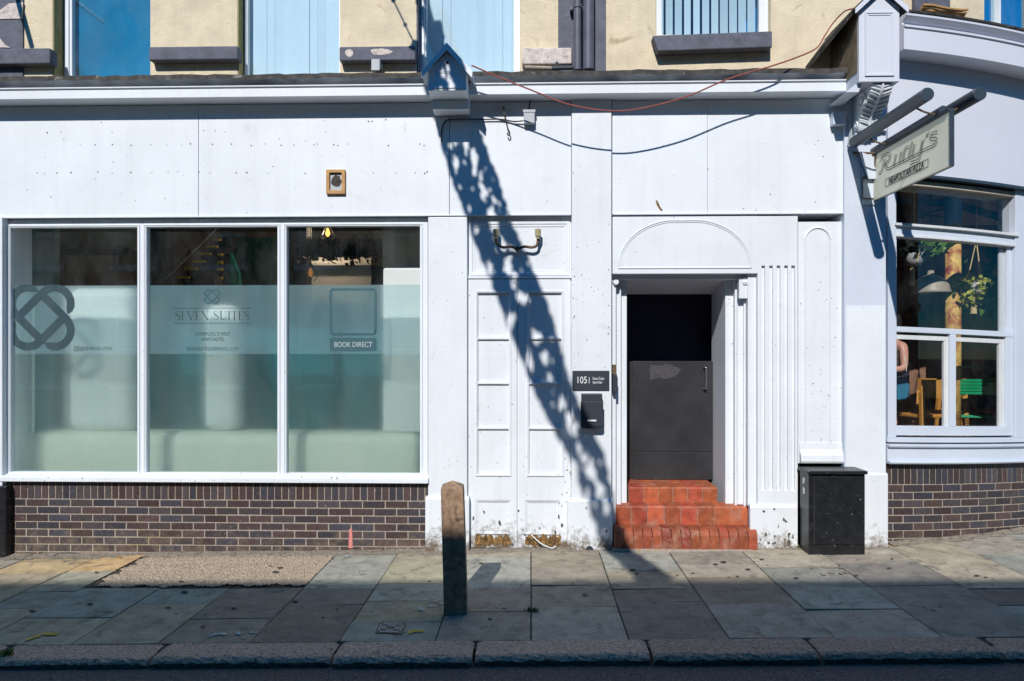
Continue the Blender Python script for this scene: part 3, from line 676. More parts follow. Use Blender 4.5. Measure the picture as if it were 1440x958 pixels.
# frame strip and two leaves
s = MB(); yl = YD-.022
s.holes(X(658.5,yl), X(727,yl), g(-.2)+.01, Z(393,yl), yl, YD-.001, [(X(672,yl),X(715.5,yl),Z(b_,yl),Z(a,yl)) for a, b_ in ((412,474),(477.5,537.5),(540.5,601),(604,667))]+[(X(669,yl),X(718,yl),Z(766,yl),Z(704,yl))])
l1 = s.build('blind_door_leaf', WL, fd, bevel=.003)
s = MB()
s.holes(X(729,yl), X(802,yl), g(-.0)+.01, Z(393,yl), yl, YD-.001, [(X(744,yl),X(789.5,yl),Z(b_,yl),Z(a,yl)) for a, b_ in ((412,474),(477.5,537.5),(540.5,601),(604,667))]+[(X(739,yl),X(787,yl),Z(766,yl),Z(704,yl))])
l2 = s.build('blind_door_leaf', WL, fd, bevel=.003)
for lf, (a, c), (e, f_) in ((l1, (669,718.5), (669,718)), (l2, (741,792.5), (739,787))):
    s = MB(); s.moulding(X(a,yl), X(c,yl), Z(669.5,yl), Z(409.5,yl), .018, yl, .012)
    s.moulding(X(e,yl), X(f_,yl), Z(752,yl), Z(704,yl), .022, YD, .016)
    s.build('moulding', WL, lf)
rr = random.Random(31)
for (a, c, cy) in ((668, 719, 759), (738, 789, 758)):   # rotten bottom rails
    s = MB(); n = 26
    top = [P(a+(c-a)*k/n, 752.5+rr.uniform(-3.0, 6.5)*(1 if k%3 else .4), yl+.004-rr.uniform(0,.012)) for k in range(n+1)]
    bot = [P(a+(c-a)*k/n, 768+rr.uniform(-3.5, .5), yl-.006-rr.uniform(0,.012)) for k in range(n+1)]
    mid = [P(a+(c-a)*k/n, 760+rr.uniform(-2, 2), yl+.012-rr.uniform(0,.028)) for k in range(n+1)]
    s.add(top+mid+bot, [(r*(n+1)+k, r*(n+1)+k+1, (r+1)*(n+1)+k+1, (r+1)*(n+1)+k) for r in range(2) for k in range(n)]); s.build('rotten_rail', M['rot'], fd)
s = MB(); s.tube(catmull([P(747,752,-.08), P(752,757,-.10), P(760,764,-.12), P(768,768,-.13), P(776,771,-.13), P(782,768,-.12)]), .006); s.build('loose_strip', M['pale'], fd)

# entrance
YE = -.125
s = MB(); x0, x1 = X(861.5,YE), X(1065.5,YE); s.box(x0, x1, YE, .28, Z(385,YE,960), Z(304.5,YE,960)); hd = s.build('arched_head_panel', W_, B, bevel=.004)
c = P(962.5, 377, YE); a_ = (X(1056,YE)-X(869,YE))/2; bb = Z(310,YE,960)-Z(377,YE,960)
s = MB(); pts = [(c.x+a_*math.copysign(abs(math.cos(t))**.86, math.cos(t)), c.z+bb*min(1.0, 1.02*math.sin(t))) for t in [k*math.pi/48 for k in range(49)]]
pts = pts+[pts[0], pts[1]]
for off, ww in ((0, .010), (.018, .006)):
    q = [(c.x+(x-c.x)*(1-off/a_), c.z+.0+(z-c.z)*(1-off/bb)) for x, z in pts]
    s.tube([(x, YE-.002, z+(off*.4 if z < c.z+.001 else 0)) for x, z in q], ww*.7, 6)
s.build('arch_moulding', W_, hd)
# recess linings: planes further in step by step
zr = 3.0
xD0, xD1 = X(881,.60), X(1002.5,.60)
s = MB()
xRf = X(1020,.12)
s.hexa([(xRf,.12,-.1),(xRf+.5,.12,-.1),(xRf+.5,.75,-.1),(xD1-.0,.66,-.1),(xRf,.12,2.68),(xRf+.5,.12,2.68),(xRf+.5,.75,2.68),(xD1-.0,.66,2.68)]); s.build('door_reveal', WL, B, bevel=.006)
s = MB(); s.box(X(1033.5,.05), X(1065,.05)+.1, .05, .119, .1, 2.68); s.box(X(1046,-.0), X(1075,0), .0, .049, .1, 2.68); s.build('door_surround', WL, B, bevel=.005)
s = MB(); s.box(X(1036,.02)+.008, X(1046,.02)+.03, .028, .049, .45, 2.5); s.build('surround_bead', WL, B, bevel=.003)
xLf = X(881.5,.12)
s = MB(); s.box(xLf-.25, xLf, .12, .7, -.1, 2.68); s.box(xLf-.25, X(873.5,.05), .05, .1195, -.1, 2.6); s.box(xLf-.25, X(866,.0), -.02, .0495, -.1, 2.66); s.build('door_surround', WL, B, bevel=.005)
# soffit, falling towards the door
M['softpink'] = WL
s = MB(); s.add([(xLf-.1,.12,2.665),(xRf+.12,.12,2.665),(xRf+.12,.62,2.575),(xLf-.1,.62,2.575),(xLf-.1,.12,2.80),(xRf+.12,.12,2.80),(xRf+.12,.62,2.80),(xLf-.1,.62,2.80)],
   [(0,1,2,3),(4,7,6,5),(0,4,5,1),(1,5,6,2),(2,6,7,3),(3,7,4,0)]); s.build('soffit', WL, B, bevel=.004)
s = MB(); s.box(xLf-.2, xRf+.22, -.02, .1195, Z(394.5,.1,960), 2.80); s.build('door_head', W_, B, bevel=.004)
# small roundel block at the top of the right surround
s = MB(); s.box(X(1039,-.05), X(1056,-.05), -.06, -.001, Z(420,-.05,1047), Z(391,-.05,1047)); s.build('roundel_block', WL, B, bevel=.004)
s = MB(); q = P(1048, 397, -.062); s.cyl((q.x,-.074,q.z),(q.x,-.05,q.z), .026, .034, 20); s.cyl((q.x,-.082,q.z),(q.x,-.07,q.z), .012, .015, 16); s.build('roundel', WL, B, bevel=.003)
s = MB(); q = P(866, 397, -.03); s.cyl((q.x,-.06,q.z),(q.x,-.02,q.z), .026, .034, 20); s.build('roundel', WL, B, bevel=.003)
# steps of red quarry tile
zs1 = HC-243/F*6.79; zs2 = HC-210.6/F*6.98; zs3 = HC-184/F*7.17
tl = thing('tiled_steps', 'three red quarry tiled steps rising to the black entrance door', 'steps')
def steptiles(px0, px1, Yf, yb, z0, z1, n, name, round_=False, seed=1):
    rr = random.Random(seed); x0, x1 = X(px0, Yf), X(px1, Yf); s = MB(); w = (x1-x0)/n
    core = MB(); core.box(x0+.002, x1-.002, Yf+(.09 if round_ else .006), yb, z0-.05, z1-.006)
    if round_: core.box(x0+.002, x1-.002, Yf+.02, yb, z0-.05, z1-.09)
    for k in range(n):
        a, c = x0+k*w+.003, x0+(k+1)*w-.003; v = rr.uniform(.7, 1.15)*(.72 if round_ else 1); s.col = (v, v*rr.uniform(.85,1.25), v)
        dz = rr.uniform(-.002,.002); dy = rr.uniform(-.002,.002)
        if round_:
            prof = [(Yf+dy+.012, z0), (Yf+dy, z0+.02)]+[(Yf+dy+.085-.085*math.cos(t), z1-.085+.085*math.sin(t)+dz) for t in [j*math.pi/12 for j in range(7)]]+[(yb, z1+dz+.002), (yb, z0)]
            s.sweep(prof, a, c)
        else:
            s.sweep([(Yf+dy, z0), (Yf+dy, z1-.018), (Yf+dy+.006, z1-.004+dz), (Yf+dy+.014, z1+dz), (Yf+.10, z1+dz), (Yf+.10, z0)], a, c)
            yy = Yf+.106
            while yy < yb:
                s.box(a, c, yy, min(yy+.146, yb), z1-.02, z1+rr.uniform(-.0015,.0015)); yy += .152
    core.build('grout', M['grout'], tl); s.build(name, M['tile'], tl, bevel=.003)
steptiles(864, 1066, -.21, .02, g(1.4)-.02, zs1, 15, 'bullnose_tile', True, 2)
steptiles(864, 1052, -.02, .19, zs1-.01, zs2, 8, 'tread_tile', False, 3)
steptiles(884, 1009, .17, .70, zs2-.01, zs3, 6, 'tread_tile', False, 4)
s = MB(); s.box(X(1052,-.02), X(1065,-.02), -.015, .05, zs1-.02, zs2-.01); s.build('broken_tile_end', M['dirt'], tl)
s = MB(); s.box(X(862,-.24), X(1060,-.24), -.235, -.16, g(1.4)-.03, g(1.4)+.022); s.build('step_foundation', M['mortar'], tl, bevel=.004)
# door
yd = .60
s = MB(); s.box(xD0-.1, xD1+.05, yd, yd+.05, zs3+.004, Z(508,yd,945)-.004); dr = s.build('door', M['charcoal'], B)
s = MB(); x0 = X(889, yd-.02); x1 = X(1001, yd-.02); zk = Z(635.5, yd-.02, 945)
s.box(x0, x1, yd-.022, yd-.001, zk+.003, Z(508,yd-.02,945)); s.box(x0, x1, yd-.024, yd-.001, zs3+.006, zk-.001)
s.build('door_sheet', M['charcoal'], dr, bevel=.002)
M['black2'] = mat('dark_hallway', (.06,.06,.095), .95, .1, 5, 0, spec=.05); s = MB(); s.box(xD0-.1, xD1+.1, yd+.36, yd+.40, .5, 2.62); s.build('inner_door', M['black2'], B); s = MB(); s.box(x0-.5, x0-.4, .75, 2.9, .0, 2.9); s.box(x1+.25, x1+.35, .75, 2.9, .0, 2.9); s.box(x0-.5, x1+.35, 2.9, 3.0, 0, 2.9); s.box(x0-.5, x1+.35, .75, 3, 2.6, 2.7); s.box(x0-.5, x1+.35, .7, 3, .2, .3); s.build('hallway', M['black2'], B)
s = MB(); rr = random.Random(5)
pts = [(914,513),(930,514.5),(934,512),(944,513),(958,519),(954,526),(948,530),(934,533.5),(928,531),(914,535)]
s.add([P(a, c, yd-.0235) for a, c in pts], [tuple(range(len(pts)))]); s.build('glue_patch', mat('faint_residue', (.062,.058,.068), .7, .3, 30, .2), dr)
s = MB(); q0, q1 = P(991,517,yd-.03), P(991,547,yd-.03)
s.tube(catmull([(q0.x-.012,yd-.02,q0.z),(q0.x,yd-.06,q0.z),(q0.x+.005,yd-.065,q0.z-.03),(q1.x+.005,yd-.065,q1.z+.03),(q1.x,yd-.06,q1.z),(q1.x-.012,yd-.02,q1.z)]), .010, 10); s.build('handle', M['steel'], dr, smooth=True)
# right fluted pier
yp = -.13
x0, x1 = X(1065.5,yp), X(1122,yp); xm = (x0+x1)/2; pz = Z(709,yp,1093); zt = Z(304,yp,1093)
s = MB(); s.box(x0, x1, yp+.026, .28, g(xm)-.1, zt)
fo = s.build('fluted_pier', WL, B)
fx = [X(p,yp) for p in (1073.5, 1084.5, 1095, 1105.5, 1115.5)]
s = MB(); hs = [(f-.016, f+.016, Z(690,yp,1093), Z(374,yp,1093)) for f in fx]
s.holes(x0, x1, pz-.05, zt, yp, yp+.025, hs); s.build('fluting', WL, fo, bevel=.005)
s = MB(); s.sweep([(yp-.03, g(xm)-.1), (yp-.03, pz-.03), (yp-.02, pz-.01), (yp-.005, pz), (yp+.03, pz), (yp+.03, g(xm)-.1)], X(1055,yp-.03), X(1122,yp-.03)); s.build('plinth', WL, fo, bevel=.006)
s = MB(); s.box(X(1054,yp), x0-.001, yp+.05, .25, pz-.03, zt-.55); s.build('pier_side', WL, fo)
# niche panel
yn = -.07
x0, x1 = X(1122.5,yn), X(1186,yn)
s = MB(); s.box(x0, x1, yn, .28, Z(652,yn,1150), Z(312,yn,1150)); nc = s.build('niche_panel', WL, B, bevel=.004)
s = MB(); cx_, rx = (X(1132,yn)+X(1167.5,yn))/2, (X(1167.5,yn)-X(1132,yn))/2; zc = Z(338,yn,1150); zbm = Z(623,yn,1150)
pth = [(cx_-rx, zbm)]+[(cx_-rx*math.cos(t), zc+rx*1.0*math.sin(t)) for t in [k*math.pi/16 for k in range(17)]]+[(cx_+rx, zbm)]
s.tube([(x, yn-.002, z) for x, z in pth], .011, 6); s.build('arch_moulding', WL, nc)
s = MB(); s.sweep([(yn-.04,Z(651,yn,1150)),(yn-.05,Z(648,yn,1150)),(yn-.045,Z(640,yn,1150)),(yn-.012,Z(632,yn,1150)),(yn-.008,Z(622.5,yn,1150)),(yn,Z(622.5,yn,1150)),(yn,Z(651,yn,1150))], X(1124,yn), X(1184,yn)); s.build('sill', WL, nc, bevel=.003)
s = MB(); s.box(x0, x1, yn+.02, .2, g(2.9)-.1, Z(652,yn,1150)-.002); s.build('brick_wall', M['brick'], B)
# right end pilaster
yq = -.135
s = MB(); x0, x1 = X(1187.5,yq), X(1246,yq); s.box(x0, x1, yq, .3, g(3.2)-.1, zlow-.005); rp = s.build('pilaster', M['bluewhite'], B, bevel=.005)
s = MB(); s.box(X(1190,yq-.002)+.0, X(1245,yq), yq-.0025, yq, Z(665,yq,1220)+.01, Z(430,yq,1220)); s.build('fresh_paint_coat', M['white'], rp)
s = MB(); zz = Z(665.5,yq-.03,1232); s.sweep([(yq-.03, g(3.2)-.1),(yq-.03,zz-.015),(yq-.01,zz),(yq+.02,zz),(yq+.02,g(3.2)-.1)], X(1196,yq-.03), X(1249,yq-.03)); s.build('plinth', WL, rp, bevel=.005)
# gabled cap boxes on the cornice ends
def cap_box(px0, px1, pybot, pyeave, pypeak, Yf, name, label, mw, backY, roofback):
    t = thing(name, label, 'bracket cap', 'gabled cap boxes on the cornice')
    x0, x1 = X(px0,Yf), X(px1,Yf); pm = (px0+px1)/2; xm = (x0+x1)/2
    zb, ze, zp = Z(pybot,Yf,pm), Z(pyeave,Yf,pm), Z(pypeak,Yf,pm)
    s = MB(); s.prism([(x0,zb),(x1,zb),(x1,ze),(xm,zp-.03),(x0,ze)], Yf, backY); bo = s.build('case', mw, t, bevel=.004)
    s = MB(); h = .030; ov = .055
    sl_ = (zp-ze)/(xm-x0)
    a = (x0-ov, ze-ov*sl_); p = (xm, zp); c = (x1+ov, ze-ov*sl_); k = .028
    s.prism([a, p, (p[0], p[1]+k*1.5), (a[0]-k*.3, a[1]+k)], Yf-.045, roofback); s.prism([p, c, (c[0]+k*.3, c[1]+k), (p[0], p[1]+k*1.5)], Yf-.045, roofback); s.build('roof', M['lead'] if roofback > .02 else mw, t, bevel=.004)
    s = MB(); k = .022   # painted barge boards
    for (u, v) in ((a, p), (p, c)):
        s.prism([(u[0], u[1]-.03), (v[0], v[1]-.03), (v[0], v[1]+.028), (u[0], u[1]+.018)], Yf-.052, Yf-.0455)
    s.build('bargeboard', mw, t)
    return t, x0, x1, zb, ze, zp, bo
c1, x0, x1, zb, ze, zp, bo = cap_box(602, 656, 127.5, 99, 69, -.53, 'gabled_bracket_cap', 'small gabled cap box on the cornice, in the blue shadow above the fascia', W_, -.1, .02)
s = MB(); s.moulding(x0+.045, x1-.045, zb+.022, ze-.006, .022, -.53, .008); s.build('moulding', W_, bo)
s = MB(); s.cyl(((x0+x1)/2,-.532,ze+.07),((x0+x1)/2,-.526,ze+.07), .014); s.build('hole', M['dark'], bo)
s = MB(); s.prism([(x0+.01,zb-.09),(x1-.0,zb-.09),(x1,zb-.002),(x0,zb-.002)], -.30, -.11); s.build('underside_board', W_, c1)
c2, x0, x1, zb, ze, zp, bo = cap_box(1208, 1265, 115, 10, -16, -.55, 'gabled_bracket_cap', 'tall gabled cap box with long lead roof above the carved scroll bracket', M['lilac'], .05, .05)
s = MB(); s.moulding(x0+.05, x1-.05, zb+.05, ze-.045, .03, -.55, .012); s.build('moulding', M['lilac'], bo)
s = MB(); s.prism([(x0-.10,zb-.075),(x0+.02,zb-.075),(x0+.05,zb-.002),(x0-.004,zb-.002)], -.50, -.14); s.build('underside_board', M['bluewhite'], c2, bevel=.003)
s = MB(); s.box(x0-.004, x0-.0015, -.52, .04, zb+.10, ze-.01); s.build('bare_side', M['rot'] if 0 else mat('bare_render_side', (.20,.15,.09), .9, .5, 9, .8, 50), c2)
# lean roof back to the wall beside the tall cap
s = MB(); s.hexa([(x0-.05,-.55,ze-.06),(x0-.0,-.55,ze-.02),(x0-.0,.05,ze-.02),(x0-.24,.05,ze-.34),(x0-.06,-.55,ze-.02),(x0,-.55,ze+.03),(x0,.05,ze+.05),(x0-.25,.05,ze-.29)]); s.build('lean_roof', M['lead'], c2)
# carved scroll bracket
t = thing('scroll_bracket', 'carved acanthus scroll bracket under the tall cap box', 'bracket')
s = MB(); s.pbox(1206, 1248, 128, 184, -.18, -.136); s.pbox(1203, 1228, 180, 192, -.21, -.136); s.build('back_board', M['bluewhite'], t, bevel=.004)
xa, xb = X(1212,-.34), X(1244,-.34); s = MB()
zt_, zb_ = zb-.003, Z(184,-.25,1228); H_ = zt_-zb_
prof = []
for k in range(25):
    u = k/24; out = .29*(1-u)**.9+.07+.035*math.sin(u*math.pi*2.2+.3); prof.append((-.14-out, zt_-H_*u))
s.sweep([(-.136, zt_)]+prof+[(-.136, zb_)], xa+.01, xb-.01); s.build('scroll_body', M['white'], t, bevel=.006)
for xx_ in (xa, xb):
    for cy_, cz_, r_ in ((-.34, zt_-.10, .085), (-.215, zb_+.05, .05)):
        s = MB(); sp = [(xx_, cy_+r_*(1-k/30)*math.cos(k*.42), cz_+r_*(1-k/30)*math.sin(k*.42)) for k in range(28)]; s.tube(sp, .009, 6)
        s.cyl((xx_-.012,cy_,cz_),(xx_+.012,cy_,cz_), r_*.3)
        s.build('volute', M['white'], t)
s = MB()
for k in range(11):
    u = .10+k/11*.85; i = min(24, int(u*24)); y_, z_ = prof[i]
    for sd in (-1, 1):
        xm_ = (xa+xb)/2; j2 = max(0, i-2); y2, z2_ = prof[j2]; s.tube(catmull([(xm_, y_-.006, z_), (xm_+sd*.05, (y_+y2)/2-.008, (z_+z2_)/2), (xm_+sd*.095, y2+.002, z2_)], 4), .009, 6)
s.tube([((xa+xb)/2, y_-.012, z_) for y_, z_ in prof], .014, 6)
s.build('acanthus_leaf', M['white'], t)

# ============================================================ CORNER BUILDING with curved front
K = thing('corner_building', 'pale blue corner restaurant building with curved fascia, bay window and dark brick base', 'building')
A0 = math.radians(10); RR = 8.0; bxs, bys = X(1249,-.06), -.06
CX, CY = bxs-RR*math.sin(A0), bys+RR*math.cos(A0)
SH = .030
def BP(s, o, z, sh=True):
    a = A0+s/RR
    if s > 4.4: a = A0+4.4/RR
    x = CX+(RR+o)*math.sin(a); y = CY-(RR+o)*math.cos(a)
    if s > 4.4: x += math.cos(a)*(s-4.4); y += math.sin(a)*(s-4.4)
    return Vector((x, y, z-(SH*s if sh else 0)))
def proj(p):
    d = p-Vector((0,-D,HC)); fx = d.x*cs+d.y*sn; fy = -d.x*sn+d.y*cs
    return 720+F*fx/fy, 500-F*d.z/fy, fy
def sO(px, o=0):
    lo, hi = -1.5, 4
    for _ in range(40):
        m = (lo+hi)/2
        if proj(BP(m, o, 0))[0] < px: lo = m
        else: hi = m
    return lo
def zO(py, px, o=0):
    s_ = sO(px, o); fy = proj(BP(s_, o, 0))[2]; return HC+(500-py)/F*fy+SH*s_
def bsweep(mb, prof, s0, s1, n=None, sh=True):   # profile of (outward, z)
    n = n or max(2, int((s1-s0)/.12)); m = len(prof); vs = []
    for i in range(n+1):
        s_ = s0+(s1-s0)*i/n; vs += [BP(s_, o, z, sh) for o, z in prof]
    fs = [(i*m+k, i*m+(k+1)%m, (i+1)*m+(k+1)%m, (i+1)*m+k) for i in range(n) for k in range(m)]+[tuple(range(m-1,-1,-1)), tuple(range(n*m, n*m+m))]
    mb.add(vs, fs)
def bbox(mb, s0, s1, o0, o1, z0, z1, sh=True, n=None): bsweep(mb, [(o0,z0),(o1,z0),(o1,z1),(o0,z1)], s0, s1, n, sh)
LI = M['lilac']; BW = M['bluewhite']
SE = 8
zfb = zO(246, 1300); zct = zO(22, 1275, .3); zcb = zO(67, 1275, .25)
b = MB(); bbox(b, .0, SE, -.3, 0, zfb, zcb+.02); b.build('curved_fascia', LI, K, bevel=.003)
b = MB(); zz = zcb
bsweep(b, [(-.1,zz),(.22,zz),(.22,zz+.20),(.235,zz+.205),(.235,zz+.225),(.20,zz+.235),(.19,zz+.26),(.22,zz+.285),(.26,zz+.30),(.26,zz+.325),(-.1,zz+.325)], .0, SE); b.build('cornice', LI, K)
b = MB(); bsweep(b, [(-.1,zz+.327),(.27,zz+.327),(.275,zz+.345),(-.1,zz+.40)], .0, SE); b.build('lead_flashing', M['lead'], K)
# upper curved wall with a window
ow = -.16
b = MB(); w0 = sO(1384, ow); zwb = zO(40, 1400, ow)
bbox(b, -.12, w0, ow-.3, ow, zz+.2, ZT, False); bbox(b, w0+1.1, SE, ow-.3, ow, zz+.2, ZT, False); bbox(b, w0, w0+1.1, ow-.3, ow, zz+.2, zwb, False)
b.build('rendered_wall', M['cream'], K)
b = MB(); bbox(b, w0, w0+.05, ow-.16, ow-.08, zwb, ZT, False); bbox(b, w0+.32, w0+.36, ow-.16, ow-.08, zwb, ZT, False); wo = b.build('window', M['white'], K)
b = MB(); bbox(b, w0, w0+1.1, ow-.13, ow-.12, zwb, ZT, False); b.build('pane', M['glassblue'], wo)
b = MB(); s_ = w0+.04
while s_ < w0+.32:
    bbox(b, s_, s_+.045, ow-.26, ow-.25, zwb-.1, ZT, False, 1); s_ += .062
b.build('blind', M['blind'], wo)
b = MB(); s0_ = sO(1284, ow+.02)
bbox(b, s0_, s0_+.42, ow+.001, ow+.05, zz+.2, ZT, False); b.build('quoin', M['slate'], K, bevel=.004)
b = MB(); bsweep(b, [(ow,zz+.40),(ow+.18,zz+.40),(ow+.20,zz+.45),(ow+.12,zz+.50),(ow,zz+.52)], s0_-.06, s0_+.48); b.build('broken_coping', M['slate'], K, bevel=.01)
b = MB(); rr = random.Random(8)
for k in range(4):
    b.tube(catmull([BP(s0_-.03+.52*j/5, ow+.14+k*.015, zz+.50+k*.013+rr.uniform(-.008,.008), False) for j in range(6)], 4), .012, 6)
b.build('exposed_lath', M['pine'], K)
# floodlight under the cornice at the right
t = thing('floodlight', 'small wall floodlight under the curved cornice at the right edge', 'lamp')
q = BP(sO(1437,.12), .12, zO(98,1437,.12)); s = MB(); s.box(q.x-.03, q.x+.16, q.y-.08, q.y+.03, q.z-.0, q.z+.05); s.build('housing', M['black'], t, bevel=.008)
s = MB(); s.add([(q.x-.02,q.y-.075,q.z-.002),(q.x+.15,q.y-.075,q.z-.002),(q.x+.15,q.y+.02,q.z-.045),(q.x-.02,q.y+.02,q.z-.045)], [(0,1,2,3)]); s.build('lens', M['pale'], t)
# bay window
ob = -.05
def Sx(px, o=ob): return sO(px, o)
fr = MB()
zh = zO(262, 1300, ob); zsill = zO(617, 1330, ob)
sJ0, sJ1 = Sx(1247), SE
def rail(mb, px0, px1, py0, py1, o0, o1, pr=1338): bbox(mb, Sx(px0), Sx(px1) if px1 < 1450 else px1-1450+Sx(1440), o0, o1, zO(py1,pr,o1), zO(py0,pr,o1))
rail(fr, 1246, 1257.5, 240, 616, -.16, -.02); rail(fr, 1424, 1438, 250, 616, -.16, -.02); rail(fr, 1257.6, 1423.9, 322, 339, -.13, -.035)
rail(fr, 1257.6, 1423.9, 600, 613, -.13, -.045); rail(fr, 1257.6, 1423.9, 462.5, 470, -.11, -.045); rail(fr, 1336, 1344, 470.1, 599.9, -.11, -.045)
rail(fr, 1418, 1423.9, 339.1, 462.4, -.12, -.06); rail(fr, 1415, 1423.9, 470.1, 599.9, -.11, -.05); rail(fr, 1257.6, 1261, 339.1, 599.9, -.11, -.05)
bw_ = fr.build('bay_window', BW, K, bevel=.004)
fr = MB(); rail(fr, 1255, 1427, 319, 322.5, -.09, 0); rail(fr, 1257, 1424, 335, 338, -.09, -.02)
rail(fr, 1261.1, 1335.9, 474, 480, -.10, -.07); rail(fr, 1344.1, 1414.9, 474, 480, -.10, -.07); rail(fr, 1330, 1335.9, 480.1, 599.5, -.10, -.07); rail(fr, 1408, 1414.9, 480.1, 599.5, -.10, -.07); rail(fr, 1411, 1417.9, 345, 462, -.11, -.09)
fr.build('sash', M['pale'], bw_, bevel=.002)
fr = MB(); rail(fr, 1257.6, 1423.9, 255, 262, -.28, -.03, 1300); fr.build('head_board', M['stone'], bw_)
fr = MB(); bbox(fr, 0, SE, -.20, .035, zO(251,1300), zO(247,1300)); fr.build('head_moulding', M['darkrail'], bw_)
gl = MB()
bbox(gl, Sx(1257), Sx(1424), -.082, -.080, zO(600,1338,ob), zO(259,1338,ob)); 
gl = MB(); n = 10; vs = []
for i in range(n+1):
    s_ = Sx(1257)+(Sx(1424)-Sx(1257))*i/n; vs += [BP(s_, -.085, zO(601,1338,ob)), BP(s_, -.085, zO(250,1338,ob))]
gl.add(vs, [(2*i,2*i+2,2*i+3,2*i+1) for i in range(n)]); gl.build('pane', M['glassbay'], bw_)
# right pier and walls beyond, with a second window out of frame
b = MB(); bbox(b, Sx(1438.2), SE, -.30, -.01, zO(613,1338,ob), zfb+.01); b.build('wall', BW, K)
# sill mouldings and apron
b = MB(); z2 = zO(626.5, 1244, 0)
bsweep(b, [(-.2,z2-.02),(.01,z2-.02),(.02,z2-.005),(.02,z2+.008),(-.2,z2+.03)], 0, SE); bbox(b, .0, SE, -.2, -.01, z2+.03, z2+.075)
bsweep(b, [(-.2,z2-.15),(-.01,z2-.15),(-.01,z2-.022),(-.2,z2-.022)], 0, SE); bsweep(b, [(-.2,z2-.178),(.02,z2-.178),(.03,z2-.160),(.02,z2-.150),(-.2,z2-.149)], 0, SE)
b.build('window_sill', BW, K, bevel=.003)
ztk = z2-.182
bk = bricks(lambda s_, y_, z_: BP(s_, -.045-y_, z_+.0*s_), .0, 3.6, ztk, -.20, True, 44, 'brick_wall', K, .20)
b = MB(); bbox(b, 0, SE, -.3, -.0495, -.3, ztk-.0); b.build('mortar_bed', M['mortar'], bk)
b = MB(); pts_ = []
for i in range(40):
    s_ = .05*i*1.6; p = BP(s_, -.04, 0, False); pts_.append(p)
vs = []; rr = random.Random(6)
for i, p in enumerate(pts_):
    q = BP(.08*i, .05+rr.uniform(-.02,.05), 0, False); vs += [(q.x,q.y,g(q.x)+.004),(p.x,p.y,g(p.x)+rr.uniform(.012,.03))]
b.add(vs, [(2*i,2*i+2,2*i+3,2*i+1) for i in range(39)]); b.build('mortar_fillet', M['fillet'], kind='structure')
# restaurant shell
FZ = .80
b = MB(); b.box(3.36, 3.46, .32, 8, 0, 5); b.box(3.36, 12, 7.5, 7.7, 0, 5); b.box(11.5, 12, 3.5, 7.5, 0, 8.2); b.build('room_wall', M['insbrick'], K)
b = MB(); b.add([BP(s_, -.29, 4.55, False) for s_ in [k*.5 for k in range(16)]]+[(12,7.6,4.55),(3.36,7.6,4.55),(3.36,.32,4.55)], [tuple(range(19))]); b.build('ceiling', M['plaster'], K)
b = MB(); b.add([BP(s_, -.31, FZ, False) for s_ in [k*.5 for k in range(16)]]+[(12,7.6,FZ),(3.36,7.6,FZ),(3.36,.32,FZ)], [tuple(range(19))]); b.build('restaurant_floor', M['floorboard'], K)
b = MB(); b.box(4.1, 5.25, 2.55, 2.7, FZ, 3.35); b.box(5.3, 5.9, 3.9, 4.3, FZ, 4.5); b.build('partition', M['insbrick'], K)

b = MB(); q = P(1395, 500, 3.0); b.box(q.x-.05, q.x+.07, 3.0, 3.1, FZ, 3.2); b.box(q.x-.45, q.x-.36, 3.0, 3.1, FZ, 3.2); b.box(q.x-.36, q.x-.05, 3.0, 3.08, 2.0, 2.08); b.build('blue_door_frame', M['bluepaint'], K)
# ============================================================ RESTAURANT INTERIOR THINGS
q = P(1340, 400, .85)
t = thing('column', 'round column with peeling yellow and dark red paint inside the bay window', 'column')
s = MB(); s.cyl((q.x,.85,FZ),(q.x,.85,3.35), .079, n=28); s.build('shaft', M['peeling'], t, smooth=True)
s = MB(); s.cyl((q.x,.85,3.352),(q.x,.85,4.54), .085, n=28); s.build('upper_shaft', M['bluepaint'], t, smooth=True)
s = MB()
pr = [P(1236,282,1.5), P(1330,286,1.5), P(1360,292,1.45), P(1460,322,1.35)]
s.tube(catmull(pr, 8), .045, 12); tag(s.build('duct_pipe', M['bluepaint'], smooth=True), 'blue pipe running under the restaurant ceiling across the top light', 'pipe')
t = thing('ceiling_fan', 'dark ceiling fan seen through the upper light of the bay window', 'fan')
q = P(1290, 302, 1.3); s = MB(); s.cyl((q.x,1.3,q.z),(q.x,1.3,4.54), .014); s.build('rod', M['darkrail'], t)
s = MB(); s.lathe((q.x,1.3,q.z), [(.0,-.06),(.07,-.05),(.09,0),(.05,.06),(.02,.10)], 20); s.build('motor', M['darkrail'], t, smooth=True)
for k in range(4):
    a = k*math.pi/2+.35; s = MB(); c_, s_ = math.cos(a), math.sin(a)
    f_ = lambda r, w_, z_: (q.x+r*c_-w_*s_, 1.3+r*s_+w_*c_, q.z+z_)
    s.hexa([f_(.08,-.04,-.02),f_(.5,-.07,-.03),f_(.5,.07,.02),f_(.08,.04,.01),f_(.08,-.04,-.01),f_(.5,-.07,-.02),f_(.5,.07,.03),f_(.08,.04,.02)]); s.build('blade', M['darkrail'], t)
t = thing('pendant_lamp', 'wide domed enamel pendant lamp hanging left of the peeling column', 'lamp')
q = P(1309, 411, .74); s = MB(); s.lathe((q.x,.74,q.z), [(.188,-.012),(.195,0),(.185,.02),(.17,.08),(.13,.14),(.07,.175),(.035,.19),(.03,.23),(0,.24)], 32); s.build('lamp_shade', M['lampshade'], t, smooth=True)
s = MB(); s.cyl((q.x,.74,q.z+.23),(q.x,.74,4.5), .006); s.build('cord', M['cable'], t)
rr = random.Random(77)
